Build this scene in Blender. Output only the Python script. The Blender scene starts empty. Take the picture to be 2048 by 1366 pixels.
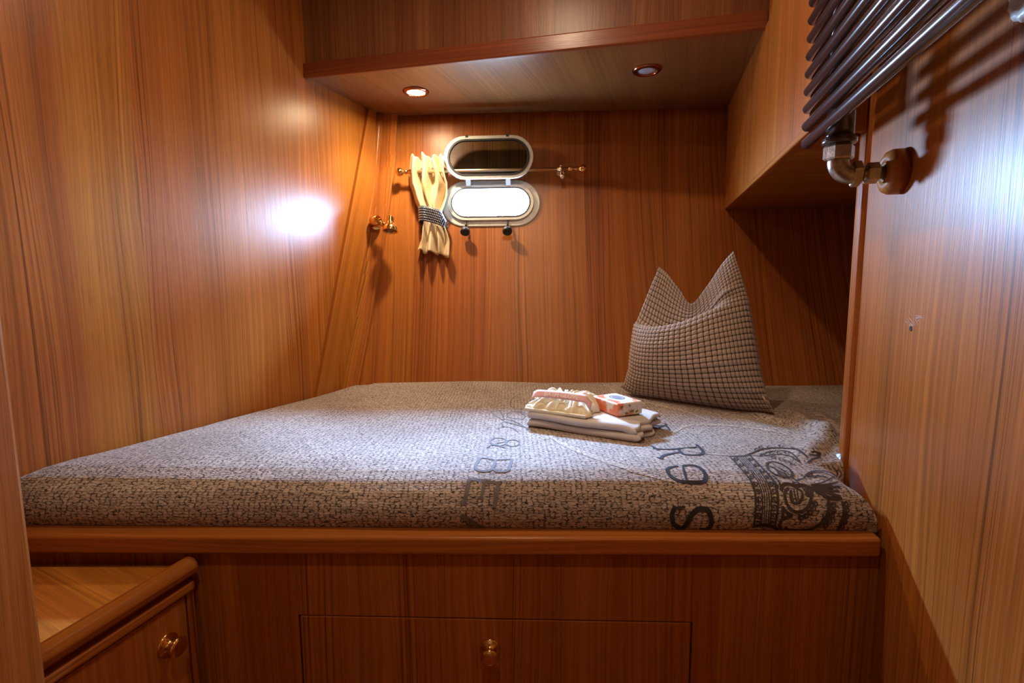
import bpy, bmesh, math, random
from mathutils import Vector, Matrix
random.seed(7)
scn = bpy.context.scene
COL = scn.collection

# ------------------------------------------------------------ camera, light, exposure
cam_d = bpy.data.cameras.new('camera'); cam = bpy.data.objects.new('camera', cam_d); COL.objects.link(cam)
pitch = math.atan(1000/8817); roll = -0.0069
Fv = Vector((0, math.cos(pitch), -math.sin(pitch))); R0 = Vector((1, 0, 0)); U0 = Vector((0, math.sin(pitch), math.cos(pitch)))
Rv = R0*math.cos(roll)+U0*math.sin(roll); Uv = U0*math.cos(roll)-R0*math.sin(roll)
cam.matrix_world = Matrix(((Rv.x, Uv.x, -Fv.x, 0), (Rv.y, Uv.y, -Fv.y, 0), (Rv.z, Uv.z, -Fv.z, 1.25), (0, 0, 0, 1)))
cam_d.sensor_width = 36; cam_d.lens = 36*1000/2048; cam_d.clip_start = .02
scn.camera = cam
vs = scn.view_settings
vs.view_transform = 'Standard'; vs.look = 'None'; vs.gamma = 1; vs.exposure = 0.0
try: vs.use_curve_mapping = False
except Exception: pass

world = bpy.data.worlds.new('daylight'); scn.world = world; world.use_nodes = True
wn = world.node_tree.nodes; wl = world.node_tree.links
bg = wn['Background']
tc = wn.new('ShaderNodeTexCoord'); sx = wn.new('ShaderNodeSeparateXYZ'); rp = wn.new('ShaderNodeValToRGB')
mr = wn.new('ShaderNodeMapRange'); mr.inputs['From Min'].default_value = -1; mr.inputs['From Max'].default_value = 1
wl.new(tc.outputs['Generated'], sx.inputs[0]); wl.new(sx.outputs['Z'], mr.inputs['Value']); wl.new(mr.outputs[0], rp.inputs[0])
cr_ = rp.color_ramp
for p_, c_ in ((.44, (.012, .015, .019)), (.50, (.040, .062, .098)), (.57, (.10, .17, .29)), (.62, (.10, .17, .29)), (.68, (.06, .10, .165)), (.73, (.15, .25, .42)), (.78, (.34, .58, 1)), (.90, (.36, .60, 1))):
    e_ = cr_.elements[0] if p_ == .44 else cr_.elements[-1] if p_ == .90 else cr_.elements.new(p_)
    e_.position = p_; e_.color = (*c_, 1)
wl.new(rp.outputs[0], bg.inputs['Color']); bg.inputs['Strength'].default_value = 2900.0

def area_light(name, loc, target, size, power, color, shape='DISK', size_y=None):
    d = bpy.data.lights.new(name, 'AREA'); d.shape = shape; d.size = size
    if size_y: d.size_y = size_y
    d.energy = power; d.color = color
    o = bpy.data.objects.new(name, d); COL.objects.link(o); o.location = loc
    o.rotation_euler = (Vector(target)-Vector(loc)).to_track_quat('-Z', 'Y').to_euler()
    return o
# ceiling downlight of the standing area, and an added fill (fixtures built below)
CEIL = 2.42
area_light('ceiling_lamp_and_fill', (-.02, 1.12, CEIL-.02), (-.02, 1.12, 0), .07, 8.0, (1, .72, .48))
area_light('ceiling_lamp_and_fill', (-.10, .10, CEIL-.02), (-.10, .10, 0), .07, 5.5, (1, .72, .48))  # unseen fill light, added toward the camera to brighten the cabin
# bunk downlight, lit
sp = bpy.data.lights.new('bunk_lamp_light', 'SPOT'); sp.energy = 15; sp.color = (1, .76, .50); sp.spot_size = math.radians(130); sp.spot_blend = .6; sp.shadow_soft_size = .02
so = bpy.data.objects.new('bunk_lamp_light', sp); COL.objects.link(so); so.location = (-.38, 2.117, 2.008)

# ------------------------------------------------------------ helpers
def tag(o, label=None, cat=None, group=None, kind=None):
    if label: o['label'] = label
    if cat: o['category'] = cat
    if group: o['group'] = group
    if kind: o['kind'] = kind
    return o
def empty(name, loc, label, cat, group=None):
    o = bpy.data.objects.new(name, None); COL.objects.link(o); o.location = loc; o.empty_display_size = .03
    return tag(o, label, cat, group)
class MB:
    """collects faces of one mesh in world coordinates"""
    def __init__(s): s.v = []; s.f = []; s.m = []; s.uv = []; s.sm = []
    def face(s, idx, m=0, uv=None, smooth=False): s.f.append(tuple(idx)); s.m.append(m); s.uv.append(uv); s.sm.append(smooth)
    def hexa(s, p, m=0):
        """8 points: bottom 4 (ccw from above), top 4"""
        b = len(s.v); s.v += [tuple(q) for q in p]
        for q in ((3, 2, 1, 0), (4, 5, 6, 7), (0, 1, 5, 4), (1, 2, 6, 5), (2, 3, 7, 6), (3, 0, 4, 7)): s.face([b+i for i in q], m)
        return s
    def prism(s, plan, z0, z1, m=0):
        b = len(s.v); n = len(plan)
        a = sum(plan[i][0]*plan[(i+1) % n][1]-plan[(i+1) % n][0]*plan[i][1] for i in range(n))
        if a < 0: plan = plan[::-1]
        s.v += [(x, y, z0) for x, y in plan]+[(x, y, z1) for x, y in plan]
        s.face([b+i for i in range(n)][::-1], m); s.face([b+n+i for i in range(n)], m)
        for i in range(n): j = (i+1) % n; s.face((b+i, b+j, b+n+j, b+n+i), m)
        return s
    def box(s, x0, x1, y0, y1, z0, z1, m=0): return s.prism([(x0, y0), (x1, y0), (x1, y1), (x0, y1)], z0, z1, m)
    def grid(s, rows, m=0, closed=False, uvf=None, smooth=True, flip=False):
        b = len(s.v); nr = len(rows); nc = len(rows[0])
        for r in rows: s.v += [tuple(p) for p in r]
        for i in range(nr-1):
            for j in range(nc if closed else nc-1):
                k = (j+1) % nc
                q = [b+i*nc+j, b+i*nc+k, b+(i+1)*nc+k, b+(i+1)*nc+j]
                uv = [uvf(i, j), uvf(i, j+1), uvf(i+1, j+1), uvf(i+1, j)] if uvf else None
                if flip: q = q[::-1]; uv = uv[::-1] if uv else None
                s.face(q, m, uv, smooth)
        return s
    def lathe(s, prof, o, ax, n=32, m=0, mod=None, smooth=True):
        """prof: (radius, height along axis)"""
        ax = Vector(ax).normalized(); a = ax.orthogonal().normalized(); c = ax.cross(a); o = Vector(o)
        rows = []
        for (r, h) in prof:
            row = []
            for i in range(n):
                t = 2*math.pi*i/n; rr = r*(mod(t, h) if mod else 1)
                row.append(o+ax*h+(a*math.cos(t)+c*math.sin(t))*rr)
            rows.append(row)
        s.grid(rows, m, closed=True, smooth=smooth)
        b = len(s.v)-n*len(prof)
        if prof[0][0] > 1e-5: s.face([b+i for i in range(n)][::-1], m)
        if prof[-1][0] > 1e-5: s.face([len(s.v)-n+i for i in range(n)], m)
        return s
    def tube(s, pts, r, n=16, m=0, cap=True, round_end=False):
        pts = [Vector(p) for p in pts]; rad = r if isinstance(r, (list, tuple)) else [r]*len(pts)
        rad = list(rad)
        if round_end:
            d0 = (pts[0]-pts[1]).normalized(); d1 = (pts[-1]-pts[-2]).normalized(); r0 = rad[0]; r1 = rad[-1]; P0 = pts[0]; P1 = pts[-1]
            pre = [(P0+d0*r0*.6*math.sin(a), r0*math.cos(a)) for a in (1.5, 1.2, .8, .4)]
            post = [(P1+d1*r1*.6*math.sin(a), r1*math.cos(a)) for a in (.4, .8, 1.2, 1.5)]
            pts = [p for p, _ in pre]+pts+[p for p, _ in post]; rad = [q for _, q in pre]+rad+[q for _, q in post]
        rows = []; nrm = None
        for i, p in enumerate(pts):
            t = (pts[min(i+1, len(pts)-1)]-pts[max(i-1, 0)]).normalized()
            if nrm is None: nrm = t.orthogonal().normalized()
            nrm = (nrm-t*nrm.dot(t)).normalized(); c = t.cross(nrm)
            rows.append([p+(nrm*math.cos(2*math.pi*k/n)+c*math.sin(2*math.pi*k/n))*rad[i] for k in range(n)])
        s.grid(rows, m, closed=True)
        if cap:
            b = len(s.v)-n*len(rows)
            s.face([b+i for i in range(n)][::-1], m); s.face([len(s.v)-n+i for i in range(n)], m)
        return s
    def build(s, name, mats, parent=None, grain=None, bevel=0, seg=2, solid=0, sub=0, uvoff=None):
        me = bpy.data.meshes.new(name)
        P = Matrix.Identity(4) if parent is None else parent.matrix_basis.copy()
        q = parent
        while q is not None and q.parent is not None: P = q.parent.matrix_basis @ P; q = q.parent
        inv = P.inverted()
        me.from_pydata([inv @ Vector(p) for p in s.v], [], s.f)
        for mt in (mats if isinstance(mats, (list, tuple)) else [mats]): me.materials.append(mt)
        for i, pl in enumerate(me.polygons): pl.material_index = s.m[i]; pl.use_smooth = s.sm[i]
        ul = me.uv_layers.new(name='UVMap'); off = uvoff if uvoff is not None else (random.random()*7, random.random()*3)
        for i, pl in enumerate(me.polygons):
            if s.uv[i]:
                for li, uv in zip(pl.loop_indices, s.uv[i]): ul.data[li].uv = uv
            else:
                g = Vector(grain or (0, 0, 1)).normalized(); nn = P.to_3x3() @ pl.normal
                if abs(nn.dot(g)) > .85:
                    g2 = Vector((0, 0, 1)) if abs(g.z) < .5 else Vector((1, 0, 0)); v = (g2-nn*nn.dot(g2)).normalized()
                else: v = (g-nn*nn.dot(g)).normalized()
                u = v.cross(nn)
                for li, vi in zip(pl.loop_indices, pl.vertices):
                    p = Vector(s.v[vi]); ul.data[li].uv = (p.dot(u)+off[0], p.dot(v)+off[1])
        me.update()
        o = bpy.data.objects.new(name, me); COL.objects.link(o)
        if parent is not None: o.parent = parent
        if bevel:
            b = o.modifiers.new('bevel', 'BEVEL'); b.width = bevel; b.segments = seg; b.limit_method = 'ANGLE'; b.angle_limit = math.radians(40); b.harden_normals = False
        if solid:
            b = o.modifiers.new('solid', 'SOLIDIFY'); b.thickness = solid; b.offset = 0
        if sub:
            b = o.modifiers.new('sub', 'SUBSURF'); b.levels = sub; b.render_levels = sub
        return o
def struct(o): o['kind'] = 'structure'; return o

# ------------------------------------------------------------ materials
def new_mat(name):
    m = bpy.data.materials.new(name); m.use_nodes = True
    nt = m.node_tree; return m, nt, nt.nodes['Principled BSDF']
def N(nt, t, **kw):
    n = nt.nodes.new(t)
    for k, v in kw.items(): setattr(n, k, v)
    return n
def math_n(nt, op, a, b=None, c=None):
    n = nt.nodes.new('ShaderNodeMath'); n.operation = op
    for i, x in enumerate((a, b, c)):
        if x is None: continue
        if isinstance(x, (int, float)): n.inputs[i].default_value = x
        else: nt.links.new(x, n.inputs[i])
    return n.outputs[0]
def ramp(nt, src, stops):
    n = nt.nodes.new('ShaderNodeValToRGB'); cr = n.color_ramp
    while len(cr.elements) < len(stops): cr.elements.new(.5)
    for e, (p, c) in zip(cr.elements, stops): e.position = p; e.color = (*c, 1) if len(c) == 3 else c
    nt.links.new(src, n.inputs[0]); return n.outputs[0]
def mix(nt, fac, a, b, mode='MIX'):
    n = nt.nodes.new('ShaderNodeMix'); n.data_type = 'RGBA'; n.blend_type = mode
    for i, x in ((0, fac), (6, a), (7, b)):
        if isinstance(x, (int, float)): n.inputs[i].default_value = x
        elif isinstance(x, tuple): n.inputs[i].default_value = (*x, 1)
        else: nt.links.new(x, n.inputs[i])
    return n.outputs[2]
def simple(name, col, rough=.5, metal=0, spec=.5, coat=0, noise=0, nscale=60, bump=0, bscale=200):
    m, nt, b = new_mat(name)
    b.inputs['Base Color'].default_value = (*col, 1); b.inputs['Roughness'].default_value = rough; b.inputs['Metallic'].default_value = metal
    b.inputs['Specular IOR Level'].default_value = spec; b.inputs['Coat Weight'].default_value = coat
    t = N(nt, 'ShaderNodeTexCoord'); no = N(nt, 'ShaderNodeTexNoise'); no.inputs['Scale'].default_value = nscale; nt.links.new(t.outputs['Object'], no.inputs['Vector'])
    k = noise or .06
    c = ramp(nt, no.outputs['Fac'], [(.3, tuple(x*(1-k) for x in col)), (.7, tuple(min(1, x*(1+k)) for x in col))]); nt.links.new(c, b.inputs['Base Color'])
    if bump:
        n2 = N(nt, 'ShaderNodeTexNoise'); n2.inputs['Scale'].default_value = bscale; n2.inputs['Detail'].default_value = 4; nt.links.new(t.outputs['Object'], n2.inputs['Vector'])
        bu = N(nt, 'ShaderNodeBump'); bu.inputs['Strength'].default_value = bump; bu.inputs['Distance'].default_value = .002; nt.links.new(n2.outputs['Fac'], bu.inputs['Height']); nt.links.new(bu.outputs[0], b.inputs['Normal'])
    return m
def wood(name, dark, light, leaf=.16, rough=.35, streak=.75, wander=.012):
    m, nt, b = new_mat(name); L = nt.links
    uv = N(nt, 'ShaderNodeUVMap'); s = N(nt, 'ShaderNodeSeparateXYZ'); L.new(uv.outputs[0], s.inputs[0]); u, v = s.outputs[0], s.outputs[1]
    lf = math_n(nt, 'FLOOR', math_n(nt, 'DIVIDE', u, leaf))
    wn_ = N(nt, 'ShaderNodeTexWhiteNoise', noise_dimensions='1D'); L.new(lf, wn_.inputs['W']); rnd = wn_.outputs['Value']
    # slow wander of the grain, so that lines bend like real veneer
    def noise(uu, vv, su, sv, det=3, off=0):
        cmb = N(nt, 'ShaderNodeCombineXYZ'); L.new(math_n(nt, 'MULTIPLY', uu, su), cmb.inputs[0]); L.new(math_n(nt, 'MULTIPLY', vv, sv), cmb.inputs[1])
        L.new(math_n(nt, 'MULTIPLY_ADD', rnd, 13.0, off), cmb.inputs[2])
        n = N(nt, 'ShaderNodeTexNoise'); n.inputs['Scale'].default_value = 1; n.inputs['Detail'].default_value = det; L.new(cmb.outputs[0], n.inputs['Vector']); return n.outputs['Fac']
    w = noise(u, v, 5, .9, 1, 3.1)
    uw = math_n(nt, 'ADD', u, math_n(nt, 'MULTIPLY', math_n(nt, 'SUBTRACT', w, .5), wander*6))
    a = noise(uw, v, 170, 1.2, 3); c = noise(uw, v, 14, .3, 2, 5.); pores = noise(uw, v, 420, 14, 2, 9.)
    f = math_n(nt, 'ADD', math_n(nt, 'MULTIPLY', a, .62), math_n(nt, 'MULTIPLY', c, .38))
    col = ramp(nt, f, [(.30, tuple(x*.75+y*.25 for x, y in zip(dark, light))), (.5, tuple(x*.4+y*.6 for x, y in zip(dark, light))), (.68, light)])
    ln = noise(uw, v, 48, .2, 2, 7.)
    lines = ramp(nt, ln, [(.585, (0, 0, 0)), (.625, (1, 1, 1)), (.665, (0, 0, 0))])
    ln2 = ramp(nt, noise(uw, v, 190, .5, 2, 11.), [(.55, (0, 0, 0)), (.62, (1, 1, 1)), (.69, (0, 0, 0))])
    grp = ramp(nt, noise(uw, v, 9, .15, 1, 15.), [(.46, (0, 0, 0)), (.60, (1, 1, 1))])
    col = mix(nt, math_n(nt, 'MULTIPLY', lines, streak*.40), col, tuple(x*.40 for x in dark))
    col = mix(nt, math_n(nt, 'MULTIPLY', math_n(nt, 'MULTIPLY', ln2, grp), streak), col, tuple(x*.40 for x in dark))
    pm = ramp(nt, pores, [(.56, (0, 0, 0)), (.7, (1, 1, 1))]); col = mix(nt, math_n(nt, 'MULTIPLY', pm, .25), col, tuple(x*.55 for x in dark))
    hsv = N(nt, 'ShaderNodeHueSaturation'); L.new(col, hsv.inputs['Color']); L.new(math_n(nt, 'MULTIPLY_ADD', rnd, .12, .94), hsv.inputs['Value']); L.new(math_n(nt, 'MULTIPLY_ADD', rnd, .012, .494), hsv.inputs['Hue'])
    L.new(hsv.outputs[0], b.inputs['Base Color'])
    b.inputs['Roughness'].default_value = rough; b.inputs['Specular IOR Level'].default_value = .36
    lump = noise(u, v, 60, 20, 3, 2.)
    h = math_n(nt, 'ADD', math_n(nt, 'MULTIPLY', pores, -1.0), math_n(nt, 'ADD', math_n(nt, 'MULTIPLY', a, .5), math_n(nt, 'MULTIPLY', lump, .7)))
    bu = N(nt, 'ShaderNodeBump'); bu.inputs['Strength'].default_value = .22; bu.inputs['Distance'].default_value = .0008; L.new(h, bu.inputs['Height']); L.new(bu.outputs[0], b.inputs['Normal'])
    return m
TEAK = wood('teak_veneer', (.21, .060, .009), (.56, .200, .034))
TEAK_RED = wood('teak_veneer_red', (.19, .050, .009), (.48, .155, .027), leaf=.11, streak=.8)
SOLID = wood('solid_teak', (.22, .062, .011), (.50, .165, .030), leaf=.9, rough=.30, streak=.3)
SOLID_DARK = wood('solid_teak_dark', (.13, .032, .010), (.30, .085, .022), leaf=.9, rough=.3, streak=.3)
BRASS = simple('polished_brass', (.82, .52, .20), .16, 1, noise=.04)
BRASS_PALE = simple('satin_brass', (.80, .68, .52), .34, 1, noise=.04)
NICKEL = simple('tarnished_nickel', (.42, .36, .29), .34, 1, noise=.25, nscale=90, bump=.25)
RADIATOR = simple('brown_enamel', (.055, .036, .034), .22, 0, .6, coat=.6)
WHITE_METAL = simple('white_painted_metal', (.62, .63, .60), .35, 0)
BLACK = simple('black_plastic', (.02, .022, .028), .4)
RUBBER = simple('dark_rubber_seal', (.03, .035, .045), .5)
CREAM = simple('cream_cloth', (.66, .53, .34), .62, noise=.10, nscale=25, bump=.15, bscale=500)
PINK = simple('pink_paper', (.85, .50, .50), .6)
WHITE_INK = simple('white_ink', (.93, .85, .85), .6)
TERRY = simple('white_terry', (.70, .65, .62), .95, noise=.06, nscale=400, bump=.9, bscale=900)
IVORY = simple('ivory_mesh_cloth', (.76, .69, .49), .7, noise=.06, nscale=40, bump=.3, bscale=700)
PLASTIC = simple('white_plastic', (.78, .82, .80), .35)
DARK = simple('dark_recess', (.02, .01, .006), .8)
# tinted glass of the port lid: part mirror, part see-through
GLASS, nt, b = new_mat('tinted_glass')
b.inputs['Base Color'].default_value = (.36, .52, .66, 1); b.inputs['Transmission Weight'].default_value = 1; b.inputs['Roughness'].default_value = .02; b.inputs['IOR'].default_value = 1.1
FROST = simple('frosted_lens', (.42, .50, .62), .25)
LIT, nt, b = new_mat('lit_lens')
b.inputs['Base Color'].default_value = (1, .9, .7, 1); b.inputs['Emission Color'].default_value = (1, .78, .48, 1); b.inputs['Emission Strength'].default_value = 400
LITC, nt, b = new_mat('lit_lens_dim'); b.inputs['Emission Color'].default_value = (1, .78, .48, 1); b.inputs['Emission Strength'].default_value = 12
# fabric of the sheet
def weave(name, thread_a, thread_b, gap, lift=1.0):
    m, nt, b = new_mat(name); L = nt.links
    uv = N(nt, 'ShaderNodeUVMap'); no = N(nt, 'ShaderNodeTexNoise'); no.inputs['Scale'].default_value = 70; no.inputs['Detail'].default_value = 3; L.new(uv.outputs[0], no.inputs['Vector'])
    vm = N(nt, 'ShaderNodeVectorMath', operation='MULTIPLY_ADD'); L.new(no.outputs['Color'], vm.inputs[0]); vm.inputs[1].default_value = (.0040, .0030, 0); L.new(uv.outputs[0], vm.inputs[2])
    v1 = N(nt, 'ShaderNodeVectorMath', operation='MULTIPLY'); L.new(vm.outputs[0], v1.inputs[0]); v1.inputs[1].default_value = (88, 165, 0)
    ve = N(nt, 'ShaderNodeTexVoronoi', voronoi_dimensions='2D', feature='DISTANCE_TO_EDGE'); ve.inputs['Scale'].default_value = 1; ve.inputs['Randomness'].default_value = .55; L.new(v1.outputs[0], ve.inputs['Vector'])
    vc = N(nt, 'ShaderNodeTexVoronoi', voronoi_dimensions='2D', feature='F1'); vc.inputs['Scale'].default_value = 1; vc.inputs['Randomness'].default_value = .55; L.new(v1.outputs[0], vc.inputs['Vector'])
    sc = N(nt, 'ShaderNodeSeparateColor'); L.new(vc.outputs['Color'], sc.inputs[0])
    thr = mix(nt, sc.outputs[0], thread_a, thread_b); fac = ramp(nt, ve.outputs['Distance'], [(.03, (1, 1, 1)), (.25, (0, 0, 0))])
    n2 = N(nt, 'ShaderNodeTexNoise'); n2.inputs['Scale'].default_value = 1; n2.inputs['Detail'].default_value = 2; v2 = N(nt, 'ShaderNodeVectorMath', operation='MULTIPLY'); L.new(vm.outputs[0], v2.inputs[0]); v2.inputs[1].default_value = (85, 250, 1); L.new(v2.outputs[0], n2.inputs['Vector'])
    col = mix(nt, ramp(nt, n2.outputs['Fac'], [(.57, (0, 0, 0)), (.66, (1, 1, 1))]), thr, tuple(x*.7 for x in gap))
    n4 = N(nt, 'ShaderNodeTexNoise'); n4.inputs['Scale'].default_value = 130; n4.inputs['Detail'].default_value = 1; L.new(uv.outputs[0], n4.inputs['Vector'])
    msk = math_n(nt, 'MULTIPLY', fac, ramp(nt, n4.outputs['Fac'], [(.42, (.14, .14, .14)), (.58, (1, 1, 1))])); col = mix(nt, msk, col, gap)
    n3 = N(nt, 'ShaderNodeTexNoise'); n3.inputs['Scale'].default_value = 3.2; L.new(uv.outputs[0], n3.inputs['Vector'])
    tone = ramp(nt, n3.outputs['Fac'], [(.38, (.80, .76, .74)), (.6, (1.0, 1.0, 1.0))]); col = mix(nt, 1.0, col, tone, 'MULTIPLY')
    L.new(col, b.inputs['Base Color']); b.inputs['Roughness'].default_value = .85; b.inputs['Specular IOR Level'].default_value = .2; b.inputs['Sheen Weight'].default_value = .1
    bu = N(nt, 'ShaderNodeBump'); bu.inputs['Strength'].default_value = .35; bu.inputs['Distance'].default_value = .001; bu.invert = True; L.new(fac, bu.inputs['Height']); L.new(bu.outputs[0], b.inputs['Normal'])
    return m
SHEET = weave('burlap_print_sheet', (.58, .49, .43), (.40, .33, .285), (.045, .036, .038))
PALE = weave('burlap_print_pale', (.66, .57, .49), (.50, .42, .36), (.14, .115, .10))
INK_GREY = simple('grey_print_ink', (.13, .115, .12), .85, noise=.15, nscale=300)
INK = simple('dark_print_ink', (.022, .020, .026), .85, noise=.2, nscale=300)
INK_BROWN = simple('brown_print_ink', (.045, .030, .026), .85, noise=.2, nscale=300)
def pill_mat():
    m, nt, b = new_mat('waffle_plush'); L = nt.links
    uv = N(nt, 'ShaderNodeUVMap'); s = N(nt, 'ShaderNodeSeparateXYZ'); L.new(uv.outputs[0], s.inputs[0])
    def edge(x):
        fr = math_n(nt, 'FRACT', x); d = math_n(nt, 'ABSOLUTE', math_n(nt, 'MULTIPLY_ADD', fr, 2.0, -1.0)); return math_n(nt, 'POWER', d, 5.0)
    g = math_n(nt, 'ADD', edge(s.outputs[0]), edge(s.outputs[1]))
    t = N(nt, 'ShaderNodeTexCoord'); no = N(nt, 'ShaderNodeTexNoise'); no.inputs['Scale'].default_value = 500; L.new(t.outputs['Object'], no.inputs['Vector'])
    base = ramp(nt, no.outputs['Fac'], [(.3, (.34, .255, .205)), (.7, (.46, .355, .285))])
    L.new(mix(nt, ramp(nt, g, [(.32, (0, 0, 0)), (.75, (1, 1, 1))]), base, (.055, .038, .024)), b.inputs['Base Color'])
    b.inputs['Roughness'].default_value = .95; b.inputs['Sheen Weight'].default_value = .35; b.inputs['Specular IOR Level'].default_value = .1
    return m
PLUSH = pill_mat()

# ------------------------------------------------------------ plan lines of the cabin
def lw_x(d): return -1.093+.375*(d-1.0955)          # left wall
def rw_x(d): return .73+.274*(d-.926)               # right partition
def cab_x(d): return .3391+.274*d                   # face of the overhead cabinet
def led_d(x): return .9425-.021*x                   # front of the bunk ledge
def sof_d(x): return 1.974+(x+.769)*(1.63-1.974)/(.786+.769)
def ns_x(d): return -.648+.27*(d-.96)               # face of the low cabinet
def lerp(a,b,t): return a+(b-a)*t
def pw(pts,t):
    if t<=pts[0][0]: return pts[0][1]
    for (a,b),(c,d) in zip(pts,pts[1:]):
        if t<=c: return lerp(b,d,(t-a)/(c-a))
    return pts[-1][1]
def smooth(a,b,t):
    t=max(0,min(1,(t-a)/(b-a))); return t*t*(3-2*t)
PROF=[(0,.981,.752),(.02,.973,.772),(.045,.977,.796),(.075,.992,.819),(.11,1.022,.838),(.15,1.060,.848),(.20,1.11,.850),(.30,1.21,.846),(.50,1.41,.838),(1.24,2.144,.838)]
def hull_d(x,z): return 2.08-.056*x+pw([(.6,-.09),(.84,0),(1.1,.095),(1.33,.17),(1.6,.24),(1.8,.28),(2.03,.295),(2.5,.31)],z)
def bumps(x,d):
    h=.004*math.sin(3.1*x+1)*math.sin(4*d)+.003*math.sin(7*x+5*d)
    h+=.007*math.exp(-((x+.1)/.2)**2-((d-2.05)/.1)**2)
    for (x0,y0,x1,y1,w,a) in RIDGES:
        dx,dy=x1-x0,y1-y0; L=math.hypot(dx,dy); s=((x-x0)*dx+(d-y0)*dy)/L; q=(-(x-x0)*dy+(d-y0)*dx)/L
        e=max(0,-s,s-L); h+=a*math.exp(-(q/w)**2-(e/.05)**2)
    return h
RIDGES=[(.87,1.52,.82,1.28,.026,.024),(.82,1.27,.71,1.16,.028,.020),(.78,1.50,.83,1.33,.016,.012),(.95,1.50,.90,1.34,.018,.012),(.70,1.46,.80,1.26,.03,.007),(.45,1.24,.72,1.20,.03,.004),(-.8,1.25,-.6,1.7,.05,.004)]
def msurf(x,t):
    """surface point for x along the bed, t arc length from bottom front"""
    d=pw([(a,b) for a,b,c in PROF],t); z=pw([(a,c) for a,b,c in PROF],t)
    f=smooth(.08,.22,t); k=lerp(-.029,-.056,min(1,t/1.0)); d=d+k*x
    d=min(d,hull_d(x,.84)-.006)
    z+=f*bumps(x,d)+.0035*math.sin(5.3*x+.6)*math.exp(-((t-.16)/.07)**2)-.004*smooth(-.2,.9,x)*math.exp(-((t-.16)/.08)**2)
    if t<.1: d+= .003*math.sin(9*x)*math.sin(math.pi*t/.1)
    return (x,d,z)


# ------------------------------------------------------------ setting
YB = -.85
def wall(name, plan, z0, z1, mat, grain=(0, 0, 1)): return struct(MB().prism(plan, z0, z1).build(name, mat, grain=grain))
ld = Vector((.375, 1)).normalized(); rd = Vector((.274, 1)).normalized()
wall('wall_left', [(lw_x(YB), YB), (lw_x(2.46), 2.46), (lw_x(2.46)-.04, 2.46), (lw_x(YB)-.04, YB)], 0, CEIL, TEAK)
wr = wall('wall_right', [(rw_x(YB), YB), (rw_x(1.13), 1.13), (rw_x(1.13)+.035, 1.13), (rw_x(YB)+.035, YB)], 0, CEIL, TEAK)
wall('wall_nook', [(1.56, 1.13), (1.56, 2.4), (1.60, 2.4), (1.60, 1.13)], 0, CEIL, TEAK)
wall('wall_nook', [(rw_x(1.13)+.036, 1.10), (1.60, 1.10), (1.60, 1.128), (rw_x(1.13)+.036, 1.128)], 0, CEIL, TEAK)
wall('wall_rear', [(-2.0, YB), (.6, YB), (.6, YB-.04), (-2.0, YB-.04)], 0, CEIL, TEAK)
struct(MB().box(-2, 1.7, YB-.1, 2.6, -.04, 0).build('floor', SOLID_DARK, grain=(0, 1, 0)))
struct(MB().box(-2, 1.7, YB-.1, 2.6, CEIL, CEIL+.04).build('ceiling', simple('cream_ceiling_lining', (.62, .52, .40), .7)))
# partition edge moulding
mb = MB(); c = Vector((rw_x(1.135)+.0175, 1.135)); pl = []
for i in range(20):
    t = 2*math.pi*i/20; q = Vector((math.cos(t), math.sin(t))); q = Vector((math.copysign(abs(q.x)**.6, q.x)*.026, math.copysign(abs(q.y)**.6, q.y)*.021))
    ang = -math.atan(.274); q = Vector((q.x*math.cos(ang)-q.y*math.sin(ang), q.x*math.sin(ang)+q.y*math.cos(ang)))
    pl.append((c.x+q.x, c.y+q.y+.012))
struct(mb.prism(pl, 0, CEIL).build('trim_1', SOLID, bevel=0))
# hull lining, curved, with the port opening cut into it
def hull_p(x, z, off=0.0):
    e = .01; dz = (hull_d(x, z+e)-hull_d(x, z-e))/(2*e); n = Vector((-.056, -1, dz)).normalized()   # towards the room
    return Vector((x, hull_d(x, z), z))+n*off
X0, X1 = -.98, 1.60
zs = [.60+.06*i for i in range(25)]; xs = [X0+(X1-X0)*i/39 for i in range(40)]
mb = MB()
mb.grid([[hull_p(x, z) for x in xs] for z in zs], uvf=lambda i, j: (X0+(X1-X0)*j/39+3.3, .06*i), smooth=True)
mb.grid([[hull_p(x, z, -.045) for x in xs] for z in zs], uvf=lambda i, j: (X0+(X1-X0)*j/39, .06*i), smooth=True, flip=True)
n = len(xs); m_ = len(zs); o2 = n*m_
for j in range(n-1): mb.face((j+1, j, o2+j, o2+j+1)); a = (m_-1)*n; mb.face((a+j, a+j+1, o2+a+j+1, o2+a+j))
for i in range(m_-1): a = i*n; mb.face((a, a+n, o2+a+n, o2+a)); a = i*n+n-1; mb.face((a+n, a, o2+a, o2+a+n))
hull = mb.build('wall_back', TEAK_RED)
# local frame of the port
PC = Vector((-.091, 0, 1.615)); PC.y = hull_d(PC.x, PC.z)
pe1 = Vector((1, -.056, 0)).normalized(); dz = (hull_d(0, 1.66)-hull_d(0, 1.57))/.09; pe2 = Vector((0, dz, 1)); pe2 = (pe2-pe1*pe2.dot(pe1)).normalized(); pn = pe1.cross(pe2)
if pn.y > 0: pn = -pn
def PP(a, b_, c_): return PC+pe1*a+pe2*b_+pn*c_
def stad(w, h, n=14):
    """outline of a stadium of full width w and height h, as (a, b)"""
    r = h/2; out = []
    for s_, a0 in ((1, -90), (-1, 90)):
        for i in range(n+1):
            t = math.radians(a0+180*i/n); out.append((s_*(w/2-r)+r*math.cos(t), r*math.sin(t)))
    return out
cut = MB(); st_ = stad(.352, .135)
cut.v = [tuple(PP(a, b_, .05)) for a, b_ in st_]+[tuple(PP(a, b_, -.15)) for a, b_ in st_]; k = len(st_)
cut.face(range(k)); cut.face([k+i for i in range(k)][::-1])
for i in range(k): j = (i+1) % k; cut.face((j, i, k+i, k+j))
co = cut.build('cutter', TEAK)
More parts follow.
